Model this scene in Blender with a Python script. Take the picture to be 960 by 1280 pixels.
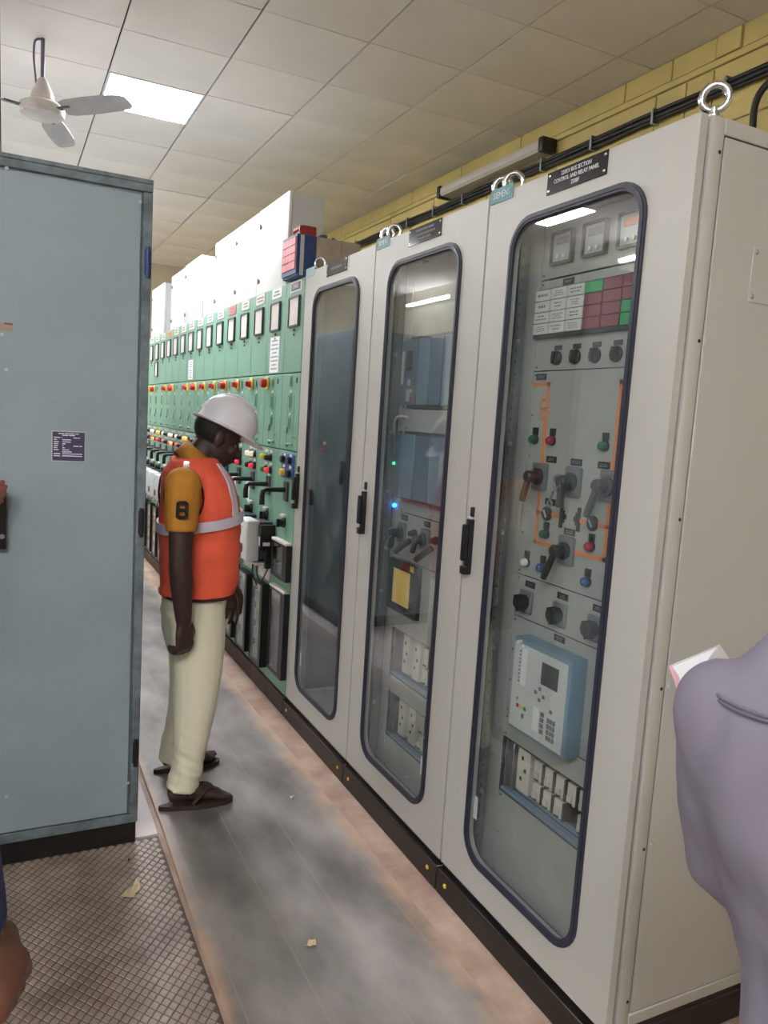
import bpy, bmesh, math, random
from mathutils import Vector, Matrix

for o in list(bpy.data.objects): bpy.data.objects.remove(o)
SC = bpy.context.scene
COL = SC.collection
random.seed(7)
PI = math.pi
V = Vector

# ------------------------------------------------------------------ camera, world, exposure
YAW, PITCH, ROLL = 0.46396, 0.11831, 0.06233
cam_d = bpy.data.cameras.new('camera'); cam = bpy.data.objects.new('camera', cam_d); COL.objects.link(cam)
fw = V((math.sin(YAW)*math.cos(PITCH), math.cos(YAW)*math.cos(PITCH), -math.sin(PITCH)))
rt = V((math.cos(YAW), -math.sin(YAW), 0)); up = rt.cross(fw)
rt2 = rt*math.cos(ROLL)+up*math.sin(ROLL); up2 = rt2.cross(fw)
cam.matrix_world = Matrix(((rt2.x, up2.x, -fw.x, 0), (rt2.y, up2.y, -fw.y, 0), (rt2.z, up2.z, -fw.z, 1.597), (0, 0, 0, 1)))
cam_d.sensor_fit = 'HORIZONTAL'; cam_d.sensor_width = 36; cam_d.lens = 36*958.91/960
cam_d.clip_start = .02; cam_d.clip_end = 60
SC.camera = cam
w = bpy.data.worlds.new('world'); SC.world = w; w.use_nodes = True
w.node_tree.nodes['Background'].inputs[0].default_value = (.02, .02, .02, 1)
vs = SC.view_settings
vs.view_transform = 'Standard'; vs.look = 'None'; vs.gamma = 1; vs.use_curve_mapping = False
vs.exposure = 0.95
LED_POWER = 48.0       # emission strength of ceiling panels
TUBE_POWER = 70.0
LED_SPOTS = ((0, 2), (0, 7), (-4, 7), (-3, -9), (-5, -9))   # grid cells that hold a panel

# ------------------------------------------------------------------ room dimensions
XW, XL, YN, YF, HC = 3.2, -3.0, -2.6, 11.55, 3.6
TX, TY, GX, GY = .5935, .6065, .5644, 4.0215      # ceiling grid pitch and origin
XP, Y0, W, ZB, HP = 1.3506, 1.2824, .8183, .1056, 2.2

# ------------------------------------------------------------------ materials
def lin(c):
    c /= 255
    return c/12.92 if c <= .04045 else ((c+.055)/1.055)**2.4
def rgb(r, g, b): return (lin(r), lin(g), lin(b), 1)
MATS = {}
def mat(name, col, rough=.5, metal=0, var=0, vscale=6, bump=0, bscale=60, emit=0, spec=.5, col2=None, stretch=None, coat=0):
    m = bpy.data.materials.new(name); m.use_nodes = True; MATS[name] = m
    nt = m.node_tree; b = nt.nodes['Principled BSDF']
    b.inputs['Base Color'].default_value = rgb(*col); b.inputs['Roughness'].default_value = rough
    b.inputs['Metallic'].default_value = metal; b.inputs['Specular IOR Level'].default_value = spec
    b.inputs['Coat Weight'].default_value = coat
    if emit:
        b.inputs['Emission Color'].default_value = rgb(*col); b.inputs['Emission Strength'].default_value = emit
    tc = None
    if var or bump:
        tc = nt.nodes.new('ShaderNodeTexCoord'); mp = nt.nodes.new('ShaderNodeMapping')
        nt.links.new(tc.outputs['Object'], mp.inputs['Vector'])
        if stretch: mp.inputs['Scale'].default_value = stretch
    if var:
        n = nt.nodes.new('ShaderNodeTexNoise'); n.inputs['Scale'].default_value = vscale; n.inputs['Detail'].default_value = 6
        n.inputs['Roughness'].default_value = .62
        r = nt.nodes.new('ShaderNodeValToRGB'); r.color_ramp.elements[0].position = .36; r.color_ramp.elements[1].position = .66
        c2 = col2 or tuple(max(0, x*(1-var)) for x in col)
        r.color_ramp.elements[0].color = rgb(*c2); r.color_ramp.elements[1].color = rgb(*col)
        nt.links.new(mp.outputs[0], n.inputs['Vector']); nt.links.new(n.outputs['Fac'], r.inputs[0])
        nt.links.new(r.outputs[0], b.inputs['Base Color'])
    if bump:
        n2 = nt.nodes.new('ShaderNodeTexNoise'); n2.inputs['Scale'].default_value = bscale; n2.inputs['Detail'].default_value = 4
        bp = nt.nodes.new('ShaderNodeBump'); bp.inputs['Strength'].default_value = bump; bp.inputs['Distance'].default_value = .004
        nt.links.new(mp.outputs[0], n2.inputs['Vector']); nt.links.new(n2.outputs['Fac'], bp.inputs['Height'])
        nt.links.new(bp.outputs[0], b.inputs['Normal'])
    return m
mat('tile', (238, 233, 230), .85, var=.05, vscale=.7, bump=.25, bscale=90)
mat('void', (70, 62, 52), .9)
mat('runner', (150, 142, 130), .7)
mat('yellow', (212, 192, 124), .6, var=.1, vscale=1.6, bump=.12, bscale=30)
mat('yellow_far', (205, 199, 178), .7, var=.08, vscale=1)
mat('concrete', (190, 166, 150), .75, var=.25, vscale=5, bump=.5, bscale=70, col2=(160, 132, 116))
mat('plate', (92, 78, 68), .6, var=.3, vscale=5, bump=.2, bscale=120, col2=(72, 58, 50))
mat('stud', (164, 150, 138), .42, var=.3, vscale=6, col2=(128, 113, 104))
mat('pale_plate', (212, 200, 198), .5, var=.1, vscale=4)
mat('groove', (70, 50, 40), .8)
mat('grey_white', (182, 180, 175), .40, bump=.05, bscale=260)
mat('grey_white_in', (168, 168, 163), .5, bump=.05, bscale=260)
mat('cab_white', (226, 226, 226), .4)
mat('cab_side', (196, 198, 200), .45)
mat('black_plinth', (17, 17, 18), .38, var=.5, vscale=10, col2=(36, 30, 27))
mat('brown_plinth', (72, 56, 48), .6, var=.3, vscale=8)
mat('gasket', (44, 45, 60), .45)
mat('black', (22, 22, 25), .4)
mat('black_gloss', (20, 20, 23), .1)
mat('dark_grey', (66, 70, 74), .45)
mat('mid_grey', (112, 114, 116), .45)
mat('light_grey', (176, 178, 178), .45)
mat('zinc', (165, 170, 172), .35, metal=.9)
mat('chrome', (215, 215, 218), .16, metal=1)
mat('white', (232, 232, 232), .45)
mat('paper', (238, 236, 238), .8)
mat('ink', (70, 70, 78), .8)
mat('print_grey', (120, 120, 126), .8)
mat('print_white', (225, 225, 230), .7)
mat('green', (122, 168, 146), .45, var=.12, vscale=2.2, bump=.06, bscale=40, col2=(112, 152, 130))
mat('green_dark', (70, 100, 82), .6)
mat('card', (222, 214, 206), .7, var=.08, vscale=5)
mat('red', (196, 38, 42), .35)
mat('red_glow', (232, 52, 78), .35, emit=.25)
mat('yellow_plastic', (226, 190, 70), .4)
mat('amber', (240, 165, 60), .3, emit=.5)
mat('pale_lamp', (238, 214, 196), .3, emit=.25)
mat('lamp_yellow', (222, 208, 40), .3)
mat('lamp_green', (24, 96, 62), .25)
mat('lamp_green2', (60, 150, 70), .3)
mat('lamp_red', (176, 26, 46), .25)
mat('lamp_blue', (24, 72, 142), .25)
mat('lamp_white', (226, 226, 232), .25)
mat('ann_red', (132, 52, 66), .45)
mat('ann_green', (34, 152, 84), .45)
mat('ann_white', (214, 214, 210), .5)
mat('pink_win', (214, 108, 118), .4, var=.1, vscale=14)
mat('maroon', (140, 32, 38), .5)
mat('navy', (38, 60, 110), .45)
mat('orange', (226, 134, 74), .5)
mat('brown_lever', (62, 34, 32), .35)
mat('lcd', (62, 66, 58), .25)
mat('relay_blue', (118, 144, 164), .4)
mat('relay_face', (206, 207, 204), .45)
mat('module_blue', (104, 128, 152), .45)
mat('module_dark', (78, 98, 118), .45)
mat('hmi_yellow', (206, 174, 100), .4, emit=.15)
mat('cream_mod', (206, 202, 188), .5)
mat('teal', (54, 120, 128), .45)
mat('ice', (176, 206, 208), .5)
mat('blue_plate', (46, 74, 138), .4)
mat('steel_blue', (146, 160, 168), .48, var=.08, vscale=1.6, bump=.05, bscale=30)
mat('steel_blue_dark', (122, 134, 142), .5, var=.3, vscale=14)
mat('purple_plate', (62, 58, 92), .4)
mat('cable', (24, 24, 26), .5)
mat('cable_grey', (190, 192, 186), .5)
mat('beige_box', (176, 160, 142), .75, var=.15, vscale=7)
mat('fixture', (196, 192, 184), .45)
mat('fan_white', (214, 204, 200), .5, var=.12, vscale=9)
mat('fan_blade', (178, 172, 172), .5, var=.1, vscale=6)
mat('mauve', (92, 84, 104), .5)
mat('leaf', (206, 186, 150), .8)
mat('skin', (58, 38, 33), .5, bump=.12, bscale=90)
mat('skin_mid', (110, 70, 55), .5, bump=.12, bscale=90)
mat('skin_light', (150, 96, 74), .5)
mat('hair', (16, 14, 14), .7)
mat('helmet', (226, 222, 228), .28)
mat('mustard', (190, 128, 40), .8, bump=.25, bscale=220)
mat('vest', (242, 98, 68), .75, bump=.3, bscale=160)
mat('vest_trim', (70, 26, 24), .8)
mat('reflective', (206, 198, 212), .35)
mat('trouser', (226, 220, 194), .85, bump=.35, bscale=30)
mat('dark_trouser', (44, 46, 56), .85)
mat('shirt_grey', (116, 110, 124), .85, bump=.3, bscale=24)
mat('shirt_seam', (96, 92, 108), .85)
mat('shirt_blue', (46, 54, 100), .85, bump=.3, bscale=24)
mat('shirt_white', (190, 190, 194), .85)
mat('sandal', (58, 42, 34), .6)
mat('eye', (150, 140, 130), .3)
mat('pink_paper', (226, 176, 184), .8)
mat('led_blue', (40, 130, 255), .3, emit=6)
mat('led_green', (40, 230, 120), .3, emit=3)
mat('led_panel', (248, 250, 255), .5, emit=LED_POWER)
mat('tube_glow', (248, 250, 255), .5, emit=TUBE_POWER)

def mat_mat():
    m = bpy.data.materials.new('rubber_mat'); m.use_nodes = True; MATS['rubber_mat'] = m
    nt = m.node_tree; N = nt.nodes; L = nt.links; b = N['Principled BSDF']
    tc = N.new('ShaderNodeTexCoord'); sep = N.new('ShaderNodeSeparateXYZ'); L.new(tc.outputs['Object'], sep.inputs[0])
    n1 = N.new('ShaderNodeTexNoise'); n1.inputs['Scale'].default_value = 2.3; n1.inputs['Detail'].default_value = 7
    mp = N.new('ShaderNodeMapping'); mp.inputs['Scale'].default_value = (1.6, .8, 1); L.new(tc.outputs['Object'], mp.inputs[0]); L.new(mp.outputs[0], n1.inputs[0])
    r1 = N.new('ShaderNodeValToRGB'); e = r1.color_ramp.elements
    e[0].position = .34; e[0].color = rgb(98, 93, 91); e[1].position = .74; e[1].color = rgb(174, 166, 163)
    L.new(n1.outputs['Fac'], r1.inputs[0])
    # dust gathers along both edges and in trodden streaks
    def edge(a, bq):
        mr = N.new('ShaderNodeMapRange'); mr.inputs['From Min'].default_value = a; mr.inputs['From Max'].default_value = bq
        L.new(sep.outputs['X'], mr.inputs['Value']); return mr
    lft = edge(-.26, -.34); rgt = edge(.22, .345)
    mx = N.new('ShaderNodeMath'); mx.operation = 'MAXIMUM'; L.new(lft.outputs[0], mx.inputs[0]); L.new(rgt.outputs[0], mx.inputs[1])
    n2 = N.new('ShaderNodeTexNoise'); n2.inputs['Scale'].default_value = 7; n2.inputs['Detail'].default_value = 6; L.new(tc.outputs['Object'], n2.inputs[0])
    ad = N.new('ShaderNodeMath'); ad.operation = 'MULTIPLY_ADD'; ad.inputs[1].default_value = 1.5; L.new(n2.outputs['Fac'], ad.inputs[0]); L.new(mx.outputs[0], ad.inputs[2])
    st = N.new('ShaderNodeMapRange'); st.inputs['From Min'].default_value = 1.15; st.inputs['From Max'].default_value = 1.9; st.inputs['To Max'].default_value = .8; L.new(ad.outputs[0], st.inputs['Value'])
    mix = N.new('ShaderNodeMixRGB'); L.new(st.outputs[0], mix.inputs[0]); L.new(r1.outputs[0], mix.inputs[1]); mix.inputs[2].default_value = rgb(196, 162, 136)
    # long pale scuff lines
    wv = N.new('ShaderNodeTexWave'); wv.bands_direction = 'X'; wv.inputs['Scale'].default_value = 1.55; wv.inputs['Distortion'].default_value = .9; wv.inputs['Detail Scale'].default_value = .35
    L.new(tc.outputs['Object'], wv.inputs[0])
    rr = N.new('ShaderNodeValToRGB'); rr.color_ramp.elements[0].position = .9985; rr.color_ramp.elements[1].position = 1; rr.color_ramp.elements[1].color = (.35, .35, .35, 1); rr.color_ramp.elements[0].color = (0, 0, 0, 1)
    L.new(wv.outputs['Fac'], rr.inputs[0])
    m2 = N.new('ShaderNodeMixRGB'); L.new(rr.outputs[0], m2.inputs[0]); L.new(mix.outputs[0], m2.inputs[1]); m2.inputs[2].default_value = rgb(170, 150, 138)
    L.new(m2.outputs[0], b.inputs['Base Color'])
    b.inputs['Roughness'].default_value = .42
    bp = N.new('ShaderNodeBump'); bp.inputs['Strength'].default_value = .12; L.new(n2.outputs['Fac'], bp.inputs['Height']); L.new(bp.outputs[0], b.inputs['Normal'])
mat_mat()
def glass_mat(name, tint, dust):
    m = bpy.data.materials.new(name); m.use_nodes = True; MATS[name] = m
    nt = m.node_tree; N = nt.nodes; L = nt.links
    N.remove(N['Principled BSDF']); out = N['Material Output']
    tr = N.new('ShaderNodeBsdfTransparent'); tr.inputs[0].default_value = tint
    gl = N.new('ShaderNodeBsdfGlossy'); gl.inputs['Roughness'].default_value = .015
    fr = N.new('ShaderNodeFresnel'); ge = N.new('ShaderNodeNewGeometry'); io = N.new('ShaderNodeMapRange')   # same reflectance on both faces of the pane
    io.inputs['To Min'].default_value = 1.7; io.inputs['To Max'].default_value = 1/1.7; L.new(ge.outputs['Backfacing'], io.inputs['Value']); L.new(io.outputs[0], fr.inputs[0])
    mx = N.new('ShaderNodeMixShader'); L.new(fr.outputs[0], mx.inputs[0]); L.new(tr.outputs[0], mx.inputs[1]); L.new(gl.outputs[0], mx.inputs[2])
    tc = N.new('ShaderNodeTexCoord'); n = N.new('ShaderNodeTexNoise'); n.inputs['Scale'].default_value = 5; n.inputs['Detail'].default_value = 6
    L.new(tc.outputs['Object'], n.inputs[0])
    r = N.new('ShaderNodeMapRange'); r.inputs['From Min'].default_value = .45; r.inputs['From Max'].default_value = .8; r.inputs['To Max'].default_value = dust; L.new(n.outputs['Fac'], r.inputs[0])
    df = N.new('ShaderNodeBsdfDiffuse'); df.inputs[0].default_value = rgb(190, 192, 192)
    m2 = N.new('ShaderNodeMixShader'); L.new(r.outputs[0], m2.inputs[0]); L.new(mx.outputs[0], m2.inputs[1]); L.new(df.outputs[0], m2.inputs[2])
    L.new(m2.outputs[0], out.inputs[0])
glass_mat('glass', (.94, .96, .96, 1), .10)
glass_mat('cover', (.9, .9, .88, 1), .35)

# ------------------------------------------------------------------ mesh building
class M:
    def __init__(s): s.bm = bmesh.new()
    def _quadring(s, rings, closed=True, cap=True):
        bm = s.bm; vr = [[bm.verts.new(p) for p in r] for r in rings]
        n = len(vr[0])
        for a, b in zip(vr, vr[1:]):
            for i in range(n if closed else n-1):
                j = (i+1) % n
                try: bm.faces.new((a[i], a[j], b[j], b[i]))
                except ValueError: pass
        if cap and closed:
            bm.faces.new(list(reversed(vr[0]))); bm.faces.new(vr[-1])
        return s
    def box(s, a, b, bev=0, seg=1):
        x0, x1 = sorted((a[0], b[0])); y0, y1 = sorted((a[1], b[1])); z0, z1 = sorted((a[2], b[2]))
        bm = bmesh.new() if bev else s.bm
        v = [bm.verts.new(p) for p in ((x0, y0, z0), (x1, y0, z0), (x1, y1, z0), (x0, y1, z0), (x0, y0, z1), (x1, y0, z1), (x1, y1, z1), (x0, y1, z1))]
        for f in ((3, 2, 1, 0), (4, 5, 6, 7), (0, 1, 5, 4), (1, 2, 6, 5), (2, 3, 7, 6), (3, 0, 4, 7)): bm.faces.new([v[i] for i in f])
        if bev:
            bev = min(bev, (x1-x0)*.45, (y1-y0)*.45, (z1-z0)*.45)
            bmesh.ops.bevel(bm, geom=list(bm.edges), offset=bev, segments=seg, profile=.5, affect='EDGES')
            s._merge(bm)
        return s
    def _merge(s, bm):
        me = bpy.data.meshes.new('tmp'); bm.to_mesh(me); bm.free(); s.bm.from_mesh(me); bpy.data.meshes.remove(me)
    def loft(s, rings, cap=True): return s._quadring(rings, True, cap)
    def cyl(s, p, q, r, r2=None, n=14):
        p, q = V(p), V(q); d = (q-p).normalized(); a = d.orthogonal().normalized(); b = d.cross(a)
        r2 = r if r2 is None else r2
        return s.loft([[c+(a*math.cos(2*PI*i/n)+b*math.sin(2*PI*i/n))*rr for i in range(n)] for c, rr in ((p, r), (q, r2))])
    def lathe(s, c, axis, prof, n=20):
        c = V(c); d = V(axis).normalized(); a = d.orthogonal().normalized(); b = d.cross(a)
        return s.loft([[c+d*h+(a*math.cos(2*PI*i/n)+b*math.sin(2*PI*i/n))*max(r, 1e-4) for i in range(n)] for r, h in prof])
    def tube(s, pts, r, n=8, r_v=None, smooth=0, ref=None):
        pts = [V(p) for p in pts]; k = len(pts)
        rs = list(r) if isinstance(r, (list, tuple)) else [r]*k
        rv = list(r_v) if isinstance(r_v, (list, tuple)) else ([r_v]*k if r_v else rs)
        if smooth:
            P, R, Q = [], [], []
            for i in range(k-1):
                p0 = pts[max(i-1, 0)]; p1 = pts[i]; p2 = pts[i+1]; p3 = pts[min(i+2, k-1)]
                for j in range(smooth):
                    t = j/smooth
                    P.append(.5*((2*p1)+(p2-p0)*t+(2*p0-5*p1+4*p2-p3)*t*t+(-p0+3*p1-3*p2+p3)*t**3))
                    R.append(rs[i]+(rs[i+1]-rs[i])*t); Q.append(rv[i]+(rv[i+1]-rv[i])*t)
            P.append(pts[-1]); R.append(rs[-1]); Q.append(rv[-1]); pts, rs, rv = P, R, Q; k = len(pts)
        rings = []; a = None
        for i in range(k):
            d = (pts[min(i+1, k-1)]-pts[max(i-1, 0)]).normalized()
            if a is None:
                a = (V(ref)-d*V(ref).dot(d)).normalized() if ref else d.orthogonal().normalized()
            else: a = (a-d*a.dot(d)).normalized()
            b = d.cross(a)
            rings.append([pts[i]+a*rs[i]*math.cos(2*PI*j/n)+b*rv[i]*math.sin(2*PI*j/n) for j in range(n)])
        return s.loft(rings)
    def capsule(s, pts, r, n=12, smooth=4, r_v=None, ref=None):
        pts = [V(p) for p in pts]; rs = list(r) if isinstance(r, (list, tuple)) else [r]*len(pts)
        s.tube(pts, rs, n, r_v=r_v, smooth=smooth, ref=ref)
        rv = r_v if isinstance(r_v, (list, tuple)) else rs
        s.ball(pts[0], min(rs[0], rv[0])*.98); s.ball(pts[-1], min(rs[-1], rv[-1])*.98); return s
    def ball(s, c, r, n=10, axes=None):
        c = V(c); r3 = r if isinstance(r, (list, tuple)) else (r, r, r)
        A = axes or (V((1, 0, 0)), V((0, 1, 0)), V((0, 0, 1)))
        rings = []
        for i in range(n+1):
            t = -PI/2+PI*i/n; ct = max(math.cos(t), .02)
            rings.append([c+A[0]*r3[0]*ct*math.cos(2*PI*j/(n*2))+A[1]*r3[1]*ct*math.sin(2*PI*j/(n*2))+A[2]*r3[2]*math.sin(t) for j in range(n*2)])
        return s.loft(rings)
    def prism(s, poly, vec):
        vec = V(vec); return s.loft([[V(p) for p in poly], [V(p)+vec for p in poly]])
    def torus(s, c, axis, R, r, n=24, k=10, a0=0, a1=2*PI):
        c = V(c); d = V(axis).normalized(); a = d.orthogonal().normalized(); b = d.cross(a)
        full = abs(a1-a0-2*PI) < 1e-6; rings = []
        for i in range(n+1):
            t = a0+(a1-a0)*i/n; u = a*math.cos(t)+b*math.sin(t)
            rings.append([c+u*(R+r*math.cos(2*PI*j/k))+d*r*math.sin(2*PI*j/k) for j in range(k)])
        return s.loft(rings, cap=not full)
    def rframe(s, X, o, i, ro, ri, d0, d1, n=7):
        """rounded-rectangle frame in the YZ plane facing -X: o/i = (y0,y1,z0,z1) outer/inner, from depth d0 (back) to d1 (front)"""
        def rr(q, r):
            y0, y1, z0, z1 = q; out = []
            for cy, cz, a in ((y1-r, z1-r, 0), (y0+r, z1-r, 90), (y0+r, z0+r, 180), (y1-r, z0+r, 270)):
                for k in range(n+1):
                    t = math.radians(a+90*k/n); out.append((cy+r*math.cos(t), cz+r*math.sin(t)))
            return out
        A, B = rr(o, ro), rr(i, ri)
        mk = lambda P, d: [V((X-d, y, z)) for y, z in P]
        rings = [mk(A, d0), mk(A, d1), mk(B, d1), mk(B, d0), mk(A, d0)]
        return s.loft(rings, cap=False)
    def rslab(s, X, q, r, d0, d1, n=7):
        y0, y1, z0, z1 = q; P = []
        for cy, cz, a in ((y1-r, z1-r, 0), (y0+r, z1-r, 90), (y0+r, z0+r, 180), (y1-r, z0+r, 270)):
            for k in range(n+1):
                t = math.radians(a+90*k/n); P.append((cy+r*math.cos(t), cz+r*math.sin(t)))
        return s.loft([[V((X-d0, y, z)) for y, z in P], [V((X-d1, y, z)) for y, z in P]])
    def mesh(s, name, mats, smooth=38, weld=True):
        if weld: bmesh.ops.remove_doubles(s.bm, verts=s.bm.verts, dist=1e-6)
        bmesh.ops.recalc_face_normals(s.bm, faces=s.bm.faces)
        me = bpy.data.meshes.new(name); s.bm.to_mesh(me); s.bm.free()
        for m in (mats if isinstance(mats, (list, tuple)) else [mats]): me.materials.append(MATS[m])
        if smooth:
            me.polygons.foreach_set('use_smooth', [True]*len(me.polygons)); me.set_sharp_from_angle(angle=math.radians(smooth))
        return me

def root_loc(o):
    while o is not None and o.parent is not None: o = o.parent
    return V(o.location) if o is not None else V((0, 0, 0))
def put(name, me, parent=None, loc=(0, 0, 0)):
    o = bpy.data.objects.new(name, me); COL.objects.link(o); o.location = loc
    if parent is not None: o.parent = parent
    return o
def add(name, m, mats, parent=None, label=None, smooth=38, kind=None):
    """world-space mesh m linked as one object; vertices are stored relative to its thing's base"""
    if parent is not None:
        bmesh.ops.translate(m.bm, verts=m.bm.verts, vec=-root_loc(parent))
    o = put(name, m.mesh(name, mats, smooth), parent)
    if label: o['label'] = label
    if kind or name in STUFF: o['kind'] = kind or 'stuff'
    return o
STUFF = {'screw', 'hole', 'rivet', 'plate_screw', 'rail_hole', 'rail_bolt', 'socket_hole', 'keypad', 'lettering', 'print', 'plate_lettering', 'maker_lettering', 'terminal_block', 'module_gap', 'button', 'tape_remnant', 'lamp_label', 'button_label', 'label_tag', 'vertical_groove'}
def tag(o, label, cat, group=None):
    o['label'] = label; o['category'] = cat
    if group: o['group'] = group
    return o
def thing(name, label, cat, loc=(0, 0, 0), group=None):
    o = bpy.data.objects.new(name, None); COL.objects.link(o); o.location = loc; o.empty_display_size = .1
    o['kind'] = 'thing'
    return tag(o, label, cat, group)
def single(name, m, mats, label, cat, group=None, loc=None, smooth=38):
    """a thing that is one mesh, origin moved to its base"""
    vs_ = [v.co for v in m.bm.verts]
    if loc is None:
        loc = V((sum(v.x for v in vs_)/len(vs_), sum(v.y for v in vs_)/len(vs_), min(v.z for v in vs_)))
    bmesh.ops.translate(m.bm, verts=m.bm.verts, vec=-V(loc))
    o = put(name, m.mesh(name, mats, smooth), None, loc); o['kind'] = 'thing'
    return tag(o, label, cat, group)
def struct(name, m, mats, smooth=38):
    o = put(name, m.mesh(name, mats, smooth)); o['kind'] = 'structure'; return o
def evaluated(m, voxel, smooth_it=6, factor=.5, adaptive=0):
    me = bpy.data.meshes.new('tmp'); bmesh.ops.recalc_face_normals(m.bm, faces=m.bm.faces); m.bm.to_mesh(me); m.bm.free()
    o = bpy.data.objects.new('tmp', me); COL.objects.link(o)
    r = o.modifiers.new('r', 'REMESH'); r.mode = 'VOXEL'; r.voxel_size = voxel; r.adaptivity = adaptive
    if smooth_it:
        q = o.modifiers.new('s', 'SMOOTH'); q.iterations = smooth_it; q.factor = factor
    bpy.context.view_layer.update()
    dg = bpy.context.evaluated_depsgraph_get()
    me2 = bpy.data.meshes.new_from_object(o.evaluated_get(dg))
    bpy.data.objects.remove(o); bpy.data.meshes.remove(me)
    out = M(); out.bm.from_mesh(me2); bpy.data.meshes.remove(me2); return out
def text(m, s, size, origin, right, upv, thick=.0004, align='CENTER', sx=1):
    cu = bpy.data.curves.new('t', 'FONT'); cu.body = s; cu.size = size; cu.align_x = align; cu.align_y = 'CENTER'; cu.extrude = thick; cu.resolution_u = 2
    o = bpy.data.objects.new('t', cu); COL.objects.link(o); bpy.context.view_layer.update()
    me = bpy.data.meshes.new_from_object(o.evaluated_get(bpy.context.evaluated_depsgraph_get()))
    right, upv = V(right), V(upv); nn = right.cross(upv)
    mt = Matrix(((right.x, upv.x, nn.x, origin[0]), (right.y, upv.y, nn.y, origin[1]), (right.z, upv.z, nn.z, origin[2]), (0, 0, 0, 1)))
    me.transform(mt @ Matrix.Diagonal((sx, 1, 1, 1)))
    m.bm.from_mesh(me); bpy.data.objects.remove(o); bpy.data.meshes.remove(me); bpy.data.curves.remove(cu)
    return m
RF, UF = (0, -1, 0), (0, 0, 1)         # reading direction on faces that look to -X
def fbox(m, X, y0, y1, z0, z1, d0, d1, bev=0, seg=1): return m.box((X-d1, y0, z0), (X-d0, y1, z1), bev, seg)
def screw(m, X, y, z, r=.005, d=.003): return m.lathe((X, y, z), (-1, 0, 0), [(r, -.002), (r, 0), (r*.6, d), (0, d)], 8)

# ================================================================== THE ROOM
m = M().box((XL-.1, YN-.1, -.12), (XW+.1, YF+.1, 0)); floor = struct('floor', m, 'concrete')
m = M().box((XW, YN-.1, -.1), (XW+.1, YF+.1, 4.0)); wall_r = struct('wall_right', m, 'yellow_far')
struct('wall_left', M().box((XL-.1, YN-.1, -.1), (XL, YF+.1, 4.0)), 'yellow_far')
struct('wall_back', M().box((XL, YF, -.1), (XW, YF+.1, 4.0)), 'yellow_far')
struct('wall_near', M().box((XL, YN-.1, -.1), (XW, YN, 4.0)), 'yellow_far')
ceil = struct('ceiling', M().box((XL-.1, YN-.1, HC+.03), (XW+.1, YF+.1, 4.0)), 'void')
# yellow boarding along the top of the right wall
bd = {}
def board(y0, y1, z0, z1, t):
    put('wall_panel', M().box((XW-t, y0+.004, z0), (XW+.01, y1-.004, z1), .003).mesh('wall_panel', 'yellow'), wall_r)
ja = [2.0, 2.62, 2.83, 2.98, 3.27, 3.62, 4.62, 5.4, 6.2, 7.0, 7.8, 8.6, 9.4, 10.2, 11.0, YF]
for a, b in zip(ja, ja[1:]): board(a, b, 3.492, 3.598, .012 if (b-a) > .2 else .02)
board(2.0, 6.6, 3.452, 3.486, .018); board(6.6, YF, 3.452, 3.486, .018)
jb = [1.0, 2.0, 2.98, 3.155, 3.365, 4.2, 5.0, 5.8, 6.6, 7.4, 8.2, 9.0, 9.8, 10.6, YF]
for i, (a, b) in enumerate(zip(jb, jb[1:])):
    board(a, b, 3.16, 3.445, .014); board(a, b, 2.55, 3.152, .012); board(a, b, 1.3, 2.542, .012)
for y in (3.16, 5.0, 6.6): put('wall_batten', M().box((XW-.022, y-.012, 2.55), (XW, y+.012, 3.27), .003).mesh('wall_batten', 'yellow'), wall_r)
# ceiling tiles
i0 = math.floor((XL-GX)/TX); i1 = math.ceil((XW-GX)/TX); j0 = math.floor((YN-GY)/TY); j1 = math.ceil((YF-GY)/TY)
tcache = {}
for i in range(i0, i1):
    for j in range(j0, j1):
        x0 = max(GX+i*TX, XL); x1 = min(GX+(i+1)*TX, XW); y0 = max(GY+j*TY, YN); y1 = min(GY+(j+1)*TY, YF)
        if x1-x0 < .02 or y1-y0 < .02 or (i, j) in LED_SPOTS: continue
        key = (round(x1-x0, 4), round(y1-y0, 4))
        if key not in tcache:
            hx, hy = (x1-x0)/2-.0045, (y1-y0)/2-.003
            tcache[key] = M().box((-hx, -hy, 0), (hx, hy, .016), .002).mesh('ceiling_tile', 'tile')
        dz = random.uniform(-.0015, .0015) if random.random() > .08 else .006
        put('ceiling_tile', tcache[key], ceil, ((x0+x1)/2, (y0+y1)/2, HC+dz))
for i in range(i0+1, i1):
    put('ceiling_runner', M().box((GX+i*TX-.012, YN, HC+.017), (GX+i*TX+.012, YF, HC+.03)).mesh('ceiling_runner', 'void'), ceil)
led_names = {(0, 2): 'lit square ceiling light panel beside the ceiling fan', (-4, 2): 'lit ceiling light panel mirrored in the nearest glass door',
             (-4, -3): 'lit ceiling light panel behind the blue grey cabinet side of the room', (0, 7): 'lit ceiling light panel deep over the green columns',
             (-4, 7): 'lit ceiling light panel in the far left of the room', (-3, -9): 'lit ceiling light panel behind the camera to the left', (-5, -9): 'added unseen ceiling light panel behind the camera by the left wall'}  # panel by the left wall is added to brighten faces turned to the camera
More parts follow.
